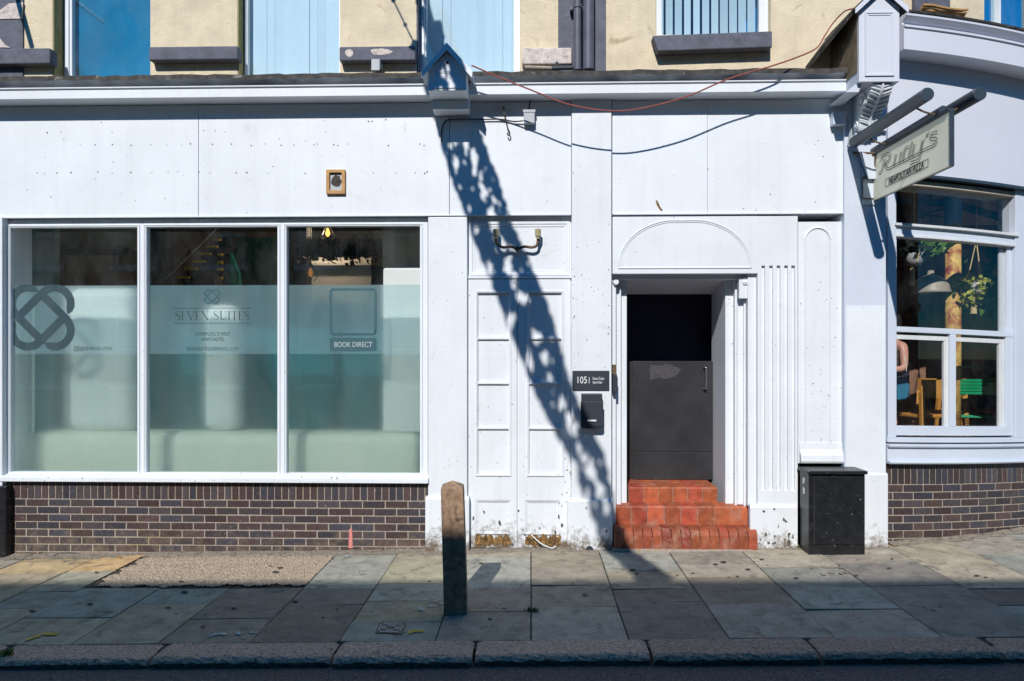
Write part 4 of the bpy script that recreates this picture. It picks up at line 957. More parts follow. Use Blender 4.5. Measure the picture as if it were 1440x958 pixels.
def leafcloud(center, spread, n, size, m, name, parent, droop=.3):
    s = MB()
    for k in range(n):
        p = Vector((center[0]+rr.gauss(0,spread[0]), center[1]+rr.gauss(0,spread[1]), center[2]+rr.gauss(0,spread[2])))
        d = Vector((rr.gauss(0,1), rr.gauss(0,1), rr.gauss(0,.6)-droop)).normalized(); u = d.orthogonal().normalized(); u.rotate(Matrix.Rotation(rr.uniform(0,6.28), 3, d)); L = size*rr.uniform(.6,1.3); wv = u*L*.30; nn = d.cross(u)*L*.08
        s.add([p, p+d*L*.35+wv+nn, p+d*L*.75+wv*.7, p+d*L, p+d*L*.75-wv*.7, p+d*L*.35-wv+nn], [(0,1,2,3),(0,3,4,5)])
    return s.build(name, m, parent)
def planter(px, py, Yp, r, h, potm, leafm, label, strings, seed):
    t = thing('hanging_planter', label, 'plant', 'hanging planters in the bay window')
    q = P(px, py, Yp); s = MB(); s.lathe((q.x,Yp,q.z), [(0,-h*.5),(r*.7,-h*.5),(r*.92,-h*.1),(r,h*.5),(r*.9,h*.5),(r*.85,h*.3),(0,h*.3)], 24); s.build('pot', potm, t, smooth=True)
    s = MB()
    for a in (0.3, 2.4, 4.5):
        s.tube([(q.x,Yp,q.z-h*.55),(q.x+r*.9*math.cos(a),Yp+r*.9*math.sin(a),q.z-h*.3),(q.x+r*1.02*math.cos(a+.2),Yp+r*1.02*math.sin(a+.2),q.z+h*.5),(q.x,Yp,q.z+strings)], .007, 5)
    s.tube([(q.x,Yp,q.z+strings),(q.x,Yp,4.5)], .005, 5)
    s.build('macrame_cord', M['macrame'], t)
    s = MB(); s.cyl((q.x-.02,Yp,q.z-h*.55),(q.x-.03,Yp,q.z-h*.55-.20), .022, .032, 8); s.build('tassel', M['macrame'], t)
    return t, q
t, q = planter(1286, 365, .62, .095, .13, M['concrete'], 0, 'grey hanging pot with leafy dark green plant left of the pendant lamp', .40, 1)
leafcloud((q.x-.04,.62,q.z+.10), (.11,.07,.035), 60, .12, M['darkleaf'], 'foliage', t, -.1); leafcloud((q.x+.13,.6,q.z+.10), (.07,.05,.035), 80, .11, M['foliage'], 'foliage', t, -.2)
t, q = planter(1373, 406, .75, .085, .13, M['whitepot'], 0, 'white hanging pot with yellow green trailing plant right of the column', .52, 2)
leafcloud((q.x-.06,.7,q.z+.08), (.12,.06,.03), 75, .075, M['lime'], 'foliage', t); leafcloud((q.x-.08,.7,q.z-.05), (.06,.05,.05), 60, .075, M['lime'], 'foliage', t); leafcloud((q.x+.05,.8,q.z-.08), (.08,.05,.06), 40, .075, M['foliage'], 'foliage', t)
t, q = planter(1404, 352, .95, .10, .14, M['rot'], 0, 'wicker basket planter with dark leaves hanging at the top right of the bay window', .4, 3)
leafcloud((q.x-.02,.9,q.z-.06), (.08,.05,.09), 90, .09, M['foliage'], 'foliage', t)
leafcloud((q.x-.0,.9,q.z+.06), (.09,.06,.05), 60, .09, M['darkleaf'], 'foliage', t)
t = thing('potted_plant', 'tall dark bushy plant behind the trailing planter at the right of the bay window', 'plant')
q = P(1402, 430, 1.5); s = MB(); s.lathe((q.x,1.5,FZ), [(0,0),(.14,0),(.17,.32),(.15,.32),(0,.28)], 20); s.build('pot', M['concrete'], t)
s = MB(); s.tube([(q.x,1.5,FZ+.25),(q.x+.03,1.5,1.6),(q.x,1.5,2.9)], .02, 6); s.build('stem', M['rot'], t); leafcloud((q.x+.0,1.5,2.45), (.10,.10,.33), 320, .10, M['foliage'], 'foliage', t)
def wood_chair(lab):
    t = thing('wooden_chair', lab, 'chair', 'honey coloured wooden chairs in the restaurant'); W2 = .22
    for sx in (-1, 1):
        s = MB(); s.hexa([(sx*W2-.015+sx*.04,-.24,0),(sx*W2+.015+sx*.04,-.24,0),(sx*W2+.015+sx*.04,-.21,0),(sx*W2-.015+sx*.04,-.21,0),(sx*W2-.025,-.20,.44),(sx*W2+.025,-.20,.44),(sx*W2+.025,-.16,.44),(sx*W2-.025,-.16,.44)]); s.build('leg', M['chairwood'], t)
        s = MB(); s.hexa([(sx*W2-.015+sx*.04,.24,0),(sx*W2+.015+sx*.04,.24,0),(sx*W2+.015+sx*.04,.27,0),(sx*W2-.015+sx*.04,.27,0),(sx*W2-.025,.18,.72),(sx*W2+.025,.18,.72),(sx*W2+.025,.22,.72),(sx*W2-.025,.22,.72)]); s.build('leg', M['chairwood'], t)
    s = MB(); s.box(-.24,.24,-.23,.19,.44,.475); s.build('seat', M['chairwood'], t, bevel=.01)
    s = MB(); 
    for k in range(10):
        a0, a1 = -.9+1.8*k/10, -.9+1.8*(k+1)/10; f_ = lambda a, r: (math.sin(a)*r, .30-(1-math.cos(a))*r*.8)
        p, q_, r_, w_ = f_(a0,.30), f_(a1,.30), f_(a1,.275), f_(a0,.275)
        s.hexa([(*p,.66),(*q_,.66),(*r_,.66),(*w_,.66),(*p,.86),(*q_,.86),(*r_,.86),(*w_,.86)])
    s.build('backrest', M['chairwood'], t); return t
wc = wood_chair('wooden chair with curved back nearest the left pane of the bay window'); q = P(1300, 560, 1.0); wc.location = (q.x, 1.0, FZ); wc.rotation_euler = (0,0,math.pi+.25)
q = P(1362, 560, 1.75); dup(wc, (q.x, 1.75, FZ), .3, 'wooden chair seen through the wires of the green metal chair')
q = P(1416, 560, 1.4); dup(wc, (q.x, 1.4, FZ), 1.9, 'wooden chair at the right edge of the bay window')
q = P(1322, 560, 1.35); dup(wc, (q.x, 1.35, FZ), 2.7, 'wooden chair partly behind the middle glazing bar of the bay window')
t = thing('green_metal_chair', 'green wire chair with solid bright green backrest behind the right pane', 'chair'); q = P(1357, 560, .95); t.location = (q.x, .95, FZ); t.rotation_euler = (0,0,-.15)
s = MB()
for k in range(5): s.box(-.22,.22,-.19,-.175,.70+k*.034,.728+k*.034)
s.build('backrest', M['greenmetal'], t)
s = MB(); s.tube(catmull([(-.24,-.22,0),(-.24,-.20,.5),(-.235,-.19,.9),(-.18,-.19,.98),(0,-.19,1.0),(.18,-.19,.98),(.235,-.19,.9),(.24,-.20,.5),(.24,-.22,0)], 6), .012, 8); s.build('back_frame', M['darkgreenmetal'], t)
s = MB()
for k in range(14): s.tube([(-.22,-.17+k*.028,.45),(.22,-.17+k*.028,.45)], .006, 5)
s.tube([(-.23,-.19,.45),(-.23,.22,.45),(.23,.22,.45),(.23,-.19,.45)], .011, 6); s.build('seat', M['greenmetal'], t)
for sx in (-1,1):
    s = MB(); s.tube([(sx*.23,.22,.45),(sx*.25,.26,0)], .011, 6); s.build('leg', M['darkgreenmetal'], t)
t = thing('table', 'dark topped table with blue bottle at the right of the restaurant', 'table'); q = P(1392, 530, 1.7)
s = MB(); s.box(q.x-.35, q.x+.5, 1.75, 2.3, FZ+.75, FZ+.78); s.build('tabletop', M['pale'], t, bevel=.005)
for dx, dy in ((-.3,1.8),(.45,1.8),(-.3,2.25),(.45,2.25)):
    s = MB(); s.box(q.x+dx-.02, q.x+dx+.02, dy-.02, dy+.02, FZ, FZ+.75); s.build('leg', M['darkgreenmetal'], t)
s = MB(); s.lathe((q.x+.1,1.9,FZ+.78), [(0,0),(.05,0),(.06,.08),(.03,.1),(0,.1)], 16); tag(s.build('bowl', M['bag']), 'small blue bowl on the restaurant table', 'bowl')
# ---- people
def body(name, joints, edges, m, parent=None, root=0, sub=2):
    me = bpy.data.meshes.new(name); me.from_pydata([j[0] for j in joints], edges, []); o = bpy.data.objects.new(name, me); COL.objects.link(o)
    me.materials.append(m)
    if parent: o.parent = parent
    o.modifiers.new('skin', 'SKIN'); sv = me.skin_vertices[0].data
    for i, j in enumerate(joints): sv[i].radius = (j[1], j[2] if len(j) > 2 else j[1])
    sv[root].use_root = True
    sb = o.modifiers.new('sub', 'SUBSURF'); sb.levels = sub; sb.render_levels = sub
    for p in me.polygons: p.use_smooth = True
    return o
def hand(joints, edges, wi, base, d, side, r=.0085):   # adds fingers and a thumb from the wrist joint wi
    base = Vector(base); d = Vector(d).normalized(); side = Vector(side).normalized(); up = d.cross(side)
    joints.append((tuple(base+d*.05), .030, .014)); pi_ = len(joints)-1; edges.append((wi, pi_))
    for k, (o_, L) in enumerate(((-.028,.070),(-.009,.080),(.010,.075),(.028,.058))):
        a = base+d*.085+side*o_; joints.append((tuple(a), r)); i0 = len(joints)-1; edges.append((pi_, i0))
        joints.append((tuple(a+d*L*.5-up*.008), r*.92)); edges.append((i0, i0+1)); joints.append((tuple(a+d*L*.9-up*.028), r*.8)); edges.append((i0+1, i0+2))
    a = base+d*.025-side*.035; joints.append((tuple(a), .011)); i0 = len(joints)-1; edges.append((wi, i0)); joints.append((tuple(a+d*.035-side*.02-up*.01), .010)); edges.append((i0, i0+1)); joints.append((tuple(a+d*.06-side*.022-up*.025), .0085)); edges.append((i0+1, i0+2))
def seated_person(px, py_head, Yp, rz, label, top, hairlong, bare):
    """seated, facing local -y; origin on the floor under the pelvis"""
    q = P(px, py_head, Yp); t = thing('person', label, 'person'); t.location = (q.x, Yp, q.z-1.20); t.rotation_euler = (0,0,rz)
    J = [((0,0,.50),.14,.11), ((0,0,.68),.125,.09), ((0,0,.88),.15,.095), ((0,.0,.985),.06,.055), ((0,-.01,1.06),.048,.048), ((0,-.02,1.13),.068,.078), ((0,-.02,1.22),.072,.088), ((0,-.01,1.29),.045,.055)]
    E = [(0,1),(1,2),(2,3),(3,4),(4,5),(5,6),(6,7)]
    for sx in (-1, 1):
        n = len(J); J += [((sx*.17,.0,.935),.052), ((sx*.21,-.03,.68),.040), ((sx*.17,-.24,.66),.031), ((sx*.15,-.29,.665),.024,.018)]; E += [(2,n),(n,n+1),(n+1,n+2),(n+2,n+3)]
        hand(J, E, n+3, J[n+3][0], (-sx*.3,-1,-.05), (sx,-.2,0))
        n = len(J); J += [((sx*.10,-.06,.50),.085), ((sx*.13,-.44,.50),.060), ((sx*.13,-.44,.10),.038), ((sx*.13,-.45,.05),.036), ((sx*.14,-.62,.03),.028,.022)]; E += [(0,n),(n,n+1),(n+1,n+2),(n+2,n+3),(n+3,n+4)]
    bo = body('body', J, E, M['skin'], t)
    def cloth(name, js, es, m): return body(name, js, es, m, t)
    cloth('top', [((0,0,.50),.158,.128), ((0,0,.68),.142,.106), ((0,0,.87),.168,.112), ((0,0,.955),.10,.075)]+([] if bare else [((.17,0,.935),.062),((.195,-.02,.80),.054),((-.17,0,.935),.062),((-.195,-.02,.80),.054)]), [(0,1),(1,2),(2,3)]+([] if bare else [(2,4),(4,5),(2,6),(6,7)]), top)
    cloth('trousers', [((0,0,.50),.160,.130), ((.10,-.08,.50),.096), ((.13,-.44,.50),.072), ((.13,-.44,.12),.052), ((-.10,-.08,.50),.096), ((-.13,-.44,.50),.072), ((-.13,-.44,.12),.052)], [(0,1),(1,2),(2,3),(0,4),(4,5),(5,6)], M['cloth'])
    hj = [((0,.02,1.30),.062,.07), ((0,.045,1.21),.083,.072), ((0,.05,1.10),.075,.055)]+([((0,.07,.95),.07,.04)] if hairlong else [])
    cloth('hair', hj, [(i,i+1) for i in range(len(hj)-1)], M['hair'])
    s = MB()
    for sx in (-1,1): s.cyl((sx*.028,-.100,1.215),(sx*.028,-.107,1.215), .011, .008, 10)
    s.build('eye', M['ink'], t)
    s = MB(); s.hexa([(-.012,-.095,1.165),(.012,-.095,1.165),(.008,-.09,1.17),(-.008,-.09,1.17),(-.005,-.098,1.215),(.005,-.098,1.215),(.005,-.09,1.215),(-.005,-.09,1.215)]); s.hexa([(-.018,-.118,1.168),(.018,-.118,1.168),(.014,-.09,1.172),(-.014,-.09,1.172),(-.006,-.104,1.20),(.006,-.104,1.20),(.006,-.09,1.2),(-.006,-.09,1.2)]); s.build('nose', M['skin'], t, smooth=True, bevel=.003)
    s = MB(); s.cyl((-.022,-.098,1.14),(.022,-.098,1.14), .005, n=8); s.build('mouth', mat('lip', (.40,.14,.12), .5), t)
    return t
seated_person(1254, 452, .95, -1.3, 'person in sleeveless patterned top with bare arm at the left of the bay window', M['cloth2'], True, True)
seated_person(1356, 498, 2.6, math.pi-.2, 'person with dark hair seated with back turned behind the green chair', M['cloth'], True, False)
q = P(1266, 545, .72); t = thing('handbag', 'blue handbag hanging beside the person in the patterned top', 'bag'); s = MB(); s.prism([(q.x-.06,q.z-.14),(q.x+.05,q.z-.12),(q.x+.08,q.z+.02),(q.x+.03,q.z+.10),(q.x-.07,q.z+.09)], .66, .76); s.build('bag_body', M['bag'], t, bevel=.02)
s = MB(); s.tube(catmull([(q.x+.05,.71,q.z+.05),(q.x+.055,.70,q.z+.18),(q.x+.05,.72,q.z+.32),(q.x+.02,.80,q.z+.42)], 5), .004, 6); s.build('strap', M['pale'], t)

# ============================================================ HOTEL INTERIOR
RM = thing('lobby_display_wall', 'low pale wall and pillars standing just behind the frosted film', 'display wall')
Yi = .38
M['warmplaster'] = mat('warm_plaster', (.90,.89,.78), .9, .03, 3, 0)
s = MB(); s.box(X(34,Yi), X(592,Yi), Yi-.04, Yi+.4, .28, Z(609,Yi)); s.build('low_wall', M['warmplaster'], RM, bevel=.11, seg=6)
s = MB(); s.box(X(92,Yi), X(189,Yi), Yi, Yi+.35, Z(609,Yi)+.002, Z(404,Yi,140)); s.build('pillar', M['plaster'], RM, bevel=.12, seg=6)
s = MB(); s.box(X(283,Yi), X(334,Yi), Yi, Yi+.3, Z(609,Yi)+.002, Z(428,Yi,300)); s.build('pillar', M['plaster'], RM, bevel=.13, seg=6)
s = MB(); s.box(X(538,Yi), X(596,Yi), Yi, Yi+.3, Z(609,Yi)+.002, Z(376,Yi,560)); s.build('pillar', M['plaster'], RM, bevel=.03)
s = MB(); s.box(X(538,Yi+.1), X(600,Yi+.1), Yi+.1, Yi+.3, Z(374,Yi,560), 3.97); s.build('pillar', M['beige'], RM)
# deep room: teal lower wall, beige upper walls
Yr = 2.6
s = MB(); s.box(-9.1, 3.2, 4.6, 4.7, .28, 3.97); s.build('back_wall', M['beige'], B)
s = MB(); s.box(X(-150,1.15), X(600,1.15), 1.15, 1.25, .28, Z(425,1.15)); s.build('teal_panelling', M['teal'], B)
s = MB(); s.box(X(78,1.5), X(191,1.5), 1.5, 1.6, Z(352,1.5,130), 3.97); s.build('bulkhead', M['beige'], B)
s = MB(); s.box(X(78,1.45), X(184,1.45), 1.4, 1.5, Z(358,1.45,130), Z(351,1.45,130)); s.build('shelf', M['dark'], B)
s = MB(); s.box(X(14,.9), X(76,.9), .9, 1.0, .28, 3.97); s.build('partition', mat('pale_teal_panel', (.30,.40,.38), .8), B)
s = MB(); s.box(X(206,1.6), X(233,1.6), 1.6, 1.8, .28, 3.97); s.box(X(403,1.5), X(431,1.5), 1.5, 1.7, .28, 3.97); s.build('dark_pier', M['dark'], B)
s = MB(); s.add([P(312,322,2.0), P(345,334,2.0), P(392,334,2.0), P(392,420,2.0), P(312,420,2.0)], [(0,1,2,3,4)]); gb = s.build('dark_green_panel', M['darkgreen'], B)
s = MB(); s.prism([tuple((lambda v: (v.x, v.z))(P(px,py,1.9))) for px, py in ((324,410),(337,410),(337,386),(325,356))], 1.88, 1.95); s.build('green_panel', M['green'], B)
t = thing('staircase', 'dark staircase with yellow nosings rising behind the middle shop window', 'staircase')
tops = [(302,311,336.5),(292,307,346),(282,298,356),(273,290,367),(262,279,377),(250,268,389),(239,257,401),(228,246,413)]
st = MB(); 
for k, (a, c, y_) in enumerate(tops):
    n = MB(); n.box(X(a,1.8), X(c,1.8), 1.75, 1.8, Z(y_+3.0,1.8,280), Z(y_,1.8,280)); n.build('nosing', M['yellow'], t)
    st.box(X(a,1.8), X(c,1.8)+.12, 1.801, 2.2, Z(y_+11,1.8,280), Z(y_-1,1.8,280))
st.build('tread', M['dark'], t)
for y_ in (356, 367, 377, 389, 401):
    n = MB(); n.box(X(306,1.7), X(311.5,1.7), 1.7, 1.75, Z(y_+3.5,1.7,308), Z(y_,1.7,308)); n.build('nosing', M['yellow'], t)
n = MB(); n.prism([tuple((lambda v: (v.x, v.z))(P(px,py,1.72))) for px, py in ((262,402),(270,402),(312,352),(312,342))], 1.72, 1.745); n.build('stringer', M['black'], t)
n = MB(); n.tube([P(234,392,1.6), P(306,320,1.6)], .008, 6); n.build('handrail', M['beige'], t)
t = thing('cage_pendant_lamp', 'lit cage pendant lamp with warm filament bulb above the leafy garland', 'lamp', 'cage pendant lamps in the lobby')
def cage(px, py, Y_, t, lit=True):
    q = P(px, py, Y_); s = MB(); s.lathe((q.x,Y_,q.z), [(0,-.055),(.022,-.04),(.028,-.01),(.018,.03),(.010,.05),(0,.05)], 14); s.build('bulb', M['bulb'] if lit else M.setdefault('dimbulb', emis('dim_filament_bulb', (1,.4,.08), .35)), t, smooth=True)
    s = MB()
    for k in range(6):
        a = k*math.pi/3; s.tube([(q.x+.02*math.cos(a),Y_+.02*math.sin(a),q.z+.09),(q.x+.09*math.cos(a),Y_+.09*math.sin(a),q.z-.05),(q.x+.04*math.cos(a),Y_+.04*math.sin(a),q.z-.10)], .003, 4)
    s.cyl((q.x,Y_,q.z+.05),(q.x,Y_,q.z+.10), .018); s.cyl((q.x,Y_,q.z+.10),(q.x,Y_,3.97), .004); s.build('cage', M['black'], t)
    if not lit: return
    l = bpy.data.lights.new('pendant_light', 'POINT'); l.energy = 11; l.color = (1,.75,.5); l.shadow_soft_size = .04; lo = bpy.data.objects.new('pendant_light', l); COL.objects.link(lo); lo.location = (q.x-.03, Y_-.08, q.z+.0); lo.parent = t
cage(461, 327, 1.9, t)
t = thing('cage_pendant_lamp', 'dim second cage lamp lower down beside the dark pier behind the right pane', 'lamp', 'cage pendant lamps in the lobby'); cage(437, 383, 1.1, t, False)
t = thing('garland', 'dark leafy garland across a beam behind the right pane of the shop window', 'garland')
s = MB(); s.box(X(431,1.3), X(539,1.3), 1.3, 1.45, Z(358,1.3,480), Z(336,1.3,480)); s.build('beam', M['dark'], t)
q0, q1 = P(432,352,1.25), P(538,352,1.25); s_ = None
leafcloud(((q0.x+q1.x)/2,1.25,q0.z), (.26,.04,.07), 500, .07, M['darkleaf'], 'foliage', t)
s = MB(); s.box(X(433,2.2), X(522,2.2), 2.2, 2.3, 2.3, Z(362,2.2,480)); s.box(X(433,2.1), X(522,2.1), 2.1, 2.2, Z(373,2.1,480), Z(370,2.1,480)); s.build('wall_panel', M['plaster'], B)
s = MB(); s.box(X(522,1.2), X(540,1.2), 1.2, 1.3, .28, Z(374,1.2,530)); s.build('dark_post', M['dark'], B)

# ============================================================ SIGN AND WALL FITTINGS
xS = 3.27
t = thing('projecting_sign', 'cream double sided restaurant sign hanging from tube lights on the end pilaster', 'sign')
def SP(px, py, dx=0):
    d = ray(px, py); k = (xS+dx)/d[0]; return Vector((xS+dx, -D+d[1]*k, HC+d[2]*k))
c00, c10, c11, c01 = SP(1223,283), SP(1335,235), SP(1335,157), SP(1223,222)
s = MB(); y0_, y1_ = c10.y, c00.y; z0_, z1_ = (c00.z+c10.z)/2, (c01.z+c11.z)/2
s.box(xS+.002, xS+.03, y0_, y1_, z0_, z1_); pn = s.build('panel', M['signface'], t, bevel=.002)
s = MB(); s.box(xS+.0305, xS+.034, y0_-.004, y1_+.004, z0_-.004, z1_+.004); s.box(xS-.002, xS+.034, y0_-.008, y0_-.001, z0_, z1_+.01); s.build('panel_edge', M['darkrail'], pn)
def zs(p): return SP(1185+p[0]/5.042, 110+p[1]/5.042, -.0015)
def sign_stroke(mb, pts, wd=.0065, inline=True):
    q = [zs(p) for p in pts]; q2 = catmull([Vector((-p.y, p.z, 0)) for p in q], 5)
    def fn(a, b_): return Vector((xS-.0015, -a, b_))
    P2 = [Vector((p.x, p.y)) for p in q2]
    for o in ((-.011, .011) if inline else (0,)):
        pts_ = []
        for i, p in enumerate(P2):
            d = (P2[min(i+1,len(P2)-1)]-P2[max(i-1,0)]).normalized(); pts_.append(p+Vector((-d.y, d.x))*o)
        mb.stroke(pts_, wd, fn)
s = MB()
for pts in ([(253,678),(273,667),(281,640),(298,572)], [(275,590),(284,556),(322,538),(336,556),(326,586),(298,606)], [(298,606),(318,642),(362,624)], [(378,540),(362,624)], [(362,624),(402,604)], [(416,522),(402,604)], [(402,604),(428,594)],
            [(470,490),(440,508),(428,592)], [(428,592),(466,573)], [(492,450),(466,573)], [(466,573),(492,560)], [(508,470),(492,560)], [(492,560),(540,536)], [(566,438),(546,560),(530,586),(478,604)], [(602,388),(596,420)],
            [(672,383),(634,396),(622,416),(630,436),(658,432),(662,450),(648,476),(600,500),(548,522)]):
    sign_stroke(s, pts)
s.build('sign_lettering', M['ink'], pn)
s = MB(); fr_ = [(302,720),(605,574),(605,628),(302,773),(302,720),(605,574)]
q = [zs(p) for p in fr_]; [s.stroke([(-u_.y, u_.z), (-v_.y, v_.z)], .006, lambda a, b_: Vector((xS-.0015,-a,b_))) for u_, v_ in zip(q[:4], q[1:5])]; s.build('sign_border', M['ink'], pn, link=True)
qc = (q[0]+q[2])/2; wd_ = (q[1]-q[0]).length*.82
text('sign_lettering', 'NEAPOLITAN PIZZA', .085, M['ink'], lambda u, v: Vector((xS-.0015, qc.y-u, qc.z+v)), pn, wd_, .002)
s = MB(); s.cyl((xS+.01, y1_+.10, z1_+.05), (xS+.01, y0_+.10, z1_+.05), .032); s.box(xS-.012, xS+.034, y0_, y1_, z1_+.002, z1_+.028); s.build('top_rail', M['darkrail'], t)
def tubelight(dx, za, ya, yb_, m):
    s = MB(); s.cyl((xS+dx, ya, za), (xS+dx, yb_, za), .052, n=24); o = s.build('tube_light', m, t, bevel=.003); return o
tubelight(-.20, 3.945, -.20, -1.44, M['darkrail']); tubelight(.20, 3.945, -.20, -1.44, M['darkrail'])
s = MB()
for yy in (-.42, -1.22):
    s.tube(catmull([(xS-.20,yy,3.93),(xS-.1,yy,3.88),(xS,yy,3.86),(xS+.1,yy,3.88),(xS+.2,yy,3.93)], 4), .008, 6)
s.build('lamp_arm', M['rust'], t)
s = MB(); s.box(xS-.10, xS+.06, -.148, -.137, 3.36, 3.86); s.prism([(xS-.06,3.60),(xS+.005,3.60),(xS+.005,3.80),(xS-.14,3.86)], -.19, -.17)
s.build('wall_plate', M['bluewhite'], t)
s = MB(); s.tube([(xS-.1,-.15,3.62),(xS,-.16,3.62)], .012, 6); s.tube([(xS-.10,-.15,3.42),(xS-.1,-.152,3.62)], .005, 5); s.tube([(xS-.10,-.152,3.42),(xS,-.16,3.42)], .005, 5); s.tube([(xS-.18,-.14,3.86),(xS,-.2,3.84),(xS,-.16,3.6)], .014, 6); s.build('bracket', M['rust'], t)
# nameplate
t = thing('house_number_plate', 'dark nameplate reading 105 on the white pilaster above the letterbox', 'sign')
yn_ = -.135; s = MB(); s.pbox(805, 857, 521.5, 549.5, yn_, -.1255); s.build('plate', M['navy'], t, bevel=.002)
for st_, cx, cy, sz, wd in (('105', 818, 535, .095, 13), ('Seven Suites', 841.5, 532.4, .04, 16), ('Apart-Hotel', 840, 537.8, .04, 13)):
    o_ = P(cx, cy, yn_-.001); text('plate_lettering', st_, sz, M['lettering'], (lambda o_: lambda u, v: Vector((o_.x+u, yn_-.0012, o_.z+v)))(o_), t, wd*.00693)
s = MB(); o_ = P(828.5, 535, yn_-.001); s.box(o_.x-.0025, o_.x+.0025, yn_-.0015, yn_-.0005, o_.z-.03, o_.z+.03); s.build('divider', M['lettering'], t)
# letterbox
t = thing('letterbox', 'black wall mounted letterbox below the 105 nameplate', 'letterbox')
s = MB(); x0, x1 = X(816.5,-.22), X(848.5,-.22); zt_, zb_ = Z(554,-.22,832), Z(600,-.22,832); s.box(x0+.01, x1-.01, -.222, -.1255, zb_-.02, zt_); s.build('case', M['navy'], t, bevel=.006)
s = MB(); s.box(x0, x1-.002, -.232, -.2225, zb_, zt_-.075); s.build('door', M['navy'], t, bevel=.003)
s = MB(); s.cyl(((x0+x1)/2,-.238,zt_-.105),((x0+x1)/2,-.230,zt_-.105), .008); s.build('lock', M['steel'], t)
s = MB(); s.box((x0+x1)/2-.045, (x0+x1)/2+.04, -.234, -.2325, zb_+.052, zb_+.066); s.build('name_slot', M['lettering'], t)
# key safe on the pier edge
t = thing('key_safe', 'weathered grey key safe on the jamb beside the nameplate', 'key safe')
s = MB(); s.pbox(861.2, 867, 513, 527, -.12, -.02); s.build('cover', M['rust'], t, bevel=.004)
s = MB(); s.pbox(861.5, 868, 528, 552, -.11, -.02); s.build('keypad', M['navy'], t, bevel=.004)
# twin lamp bracket
t = thing('twin_lamp_bracket', 'bare twin swan neck lamp bracket with two brass sockets above the blind doors', 'lamp bracket')
pts = [P(a, b_, YD-.07) for a, b_ in ((697,336),(699,343),(707,348),(716,347),(722,348),(727,351),(731,349),(738,347),(748,348),(755,345),(757,336))]
s = MB(); s.tube(catmull(pts, 5), .014, 10); s.cyl((P(727,350,YD).x,YD,P(727,350,YD).z),(P(727,350,YD).x,YD-.08,P(727,350,YD).z), .018); s.build('arm', M['rust'], t, smooth=True)
for px in (697.5, 756.5):
    q = P(px, 329, YD-.09); s = MB(); s.cyl((q.x,q.y,q.z+.045),(q.x,q.y,q.z-.025), .030, .028, 4 if 0 else 16); s.cyl((q.x,q.y,q.z-.025),(q.x,q.y,q.z-.05), .018); s.build('socket', mat('old_brass', (.42,.35,.20), .5, .2, 20, .2) if px < 700 else bpy.data.materials['old_brass'], t, bevel=.003)
# small wooden frame on the fascia
t = thing('wooden_vent_frame', 'small bare wooden frame round a hole in the white fascia', 'frame')
s = MB(); x0, x1 = X(458.5,YFA-.03), X(485,YFA-.03); zt_, zb_ = Z(236.5,YFA-.03), Z(271,YFA-.03)
s.holes(x0, x1, zb_, zt_, YFA-.032, YFA-.0005, [(x0+.032, x1-.032, zb_+.035, zt_-.03)]); s.build('surround', M['pine'], t, bevel=.003)
s = MB(); s.box(x0+.032, x1-.032, YFA-.006, YFA-.0008, zb_+.035, zt_-.03); s.build('backing', M['grey'], t)
s = MB(); rr = random.Random(2); cx_, cz_ = (x0+x1)/2+.003, (zb_+zt_)/2+.01
s.add([(cx_+.05*math.cos(a)*rr.uniform(.8,1.15), YFA-.0068, cz_+.062*math.sin(a)*rr.uniform(.85,1.1)) for a in [k*.45 for k in range(14)]], [tuple(range(14))]); s.build('broken_hole', M['dirt'], t)
# rust scar on right fascia
s = MB(); rr = random.Random(3); s.add([P(a, b_, YFA-.0015) for a, b_ in ((922,281),(925,283),(928,290),(932,296),(930,297),(926,293),(923,287))], [tuple(range(7))]); s.build('paint_scar', M['rot'], B)
# old screw holes left in the fascia boards
rr = random.Random(41); s = MB(); k_ = 0
def dot(px, py, r, yy=None):
    global k_
    k_ += 1; q = P(px, py, (YFA if yy is None else yy)-.0011-.00002*k_); r *= .007
    s.add([(q.x+r*math.cos(a), q.y, q.z+r*1.15*math.sin(a)) for a in [j*1.047 for j in range(6)]], [tuple(range(6))])
for row, xs_ in ((204, (113,133,158,184,212,235,255,267,298,325,354,372,394,395,414,441,447,469,475,489,547,590,597)), (243, (52,62,80,100,138,158,183,213,237,250,280,296,331,347,376,429,525,556,584,597,601)), (186, (66,86,157,458)), (170,(457,518,524,542))):
    for x_ in xs_: dot(x_+rr.uniform(-1,1), row+rr.uniform(-1.6,1.2), rr.uniform(.55,1.15))
for k in range(26): dot(rr.uniform(20,790), rr.uniform(160,300), rr.uniform(.3,.8))
for k in range(16): dot(rr.uniform(870,1180), rr.uniform(165,298), rr.uniform(.3,.8))
for k in range(8): dot(rr.choice([807,856])+rr.uniform(-1,1), rr.uniform(290,480), rr.uniform(.6,1), -.126)
s.build('screw_hole', M['dirt'], B, link=True)
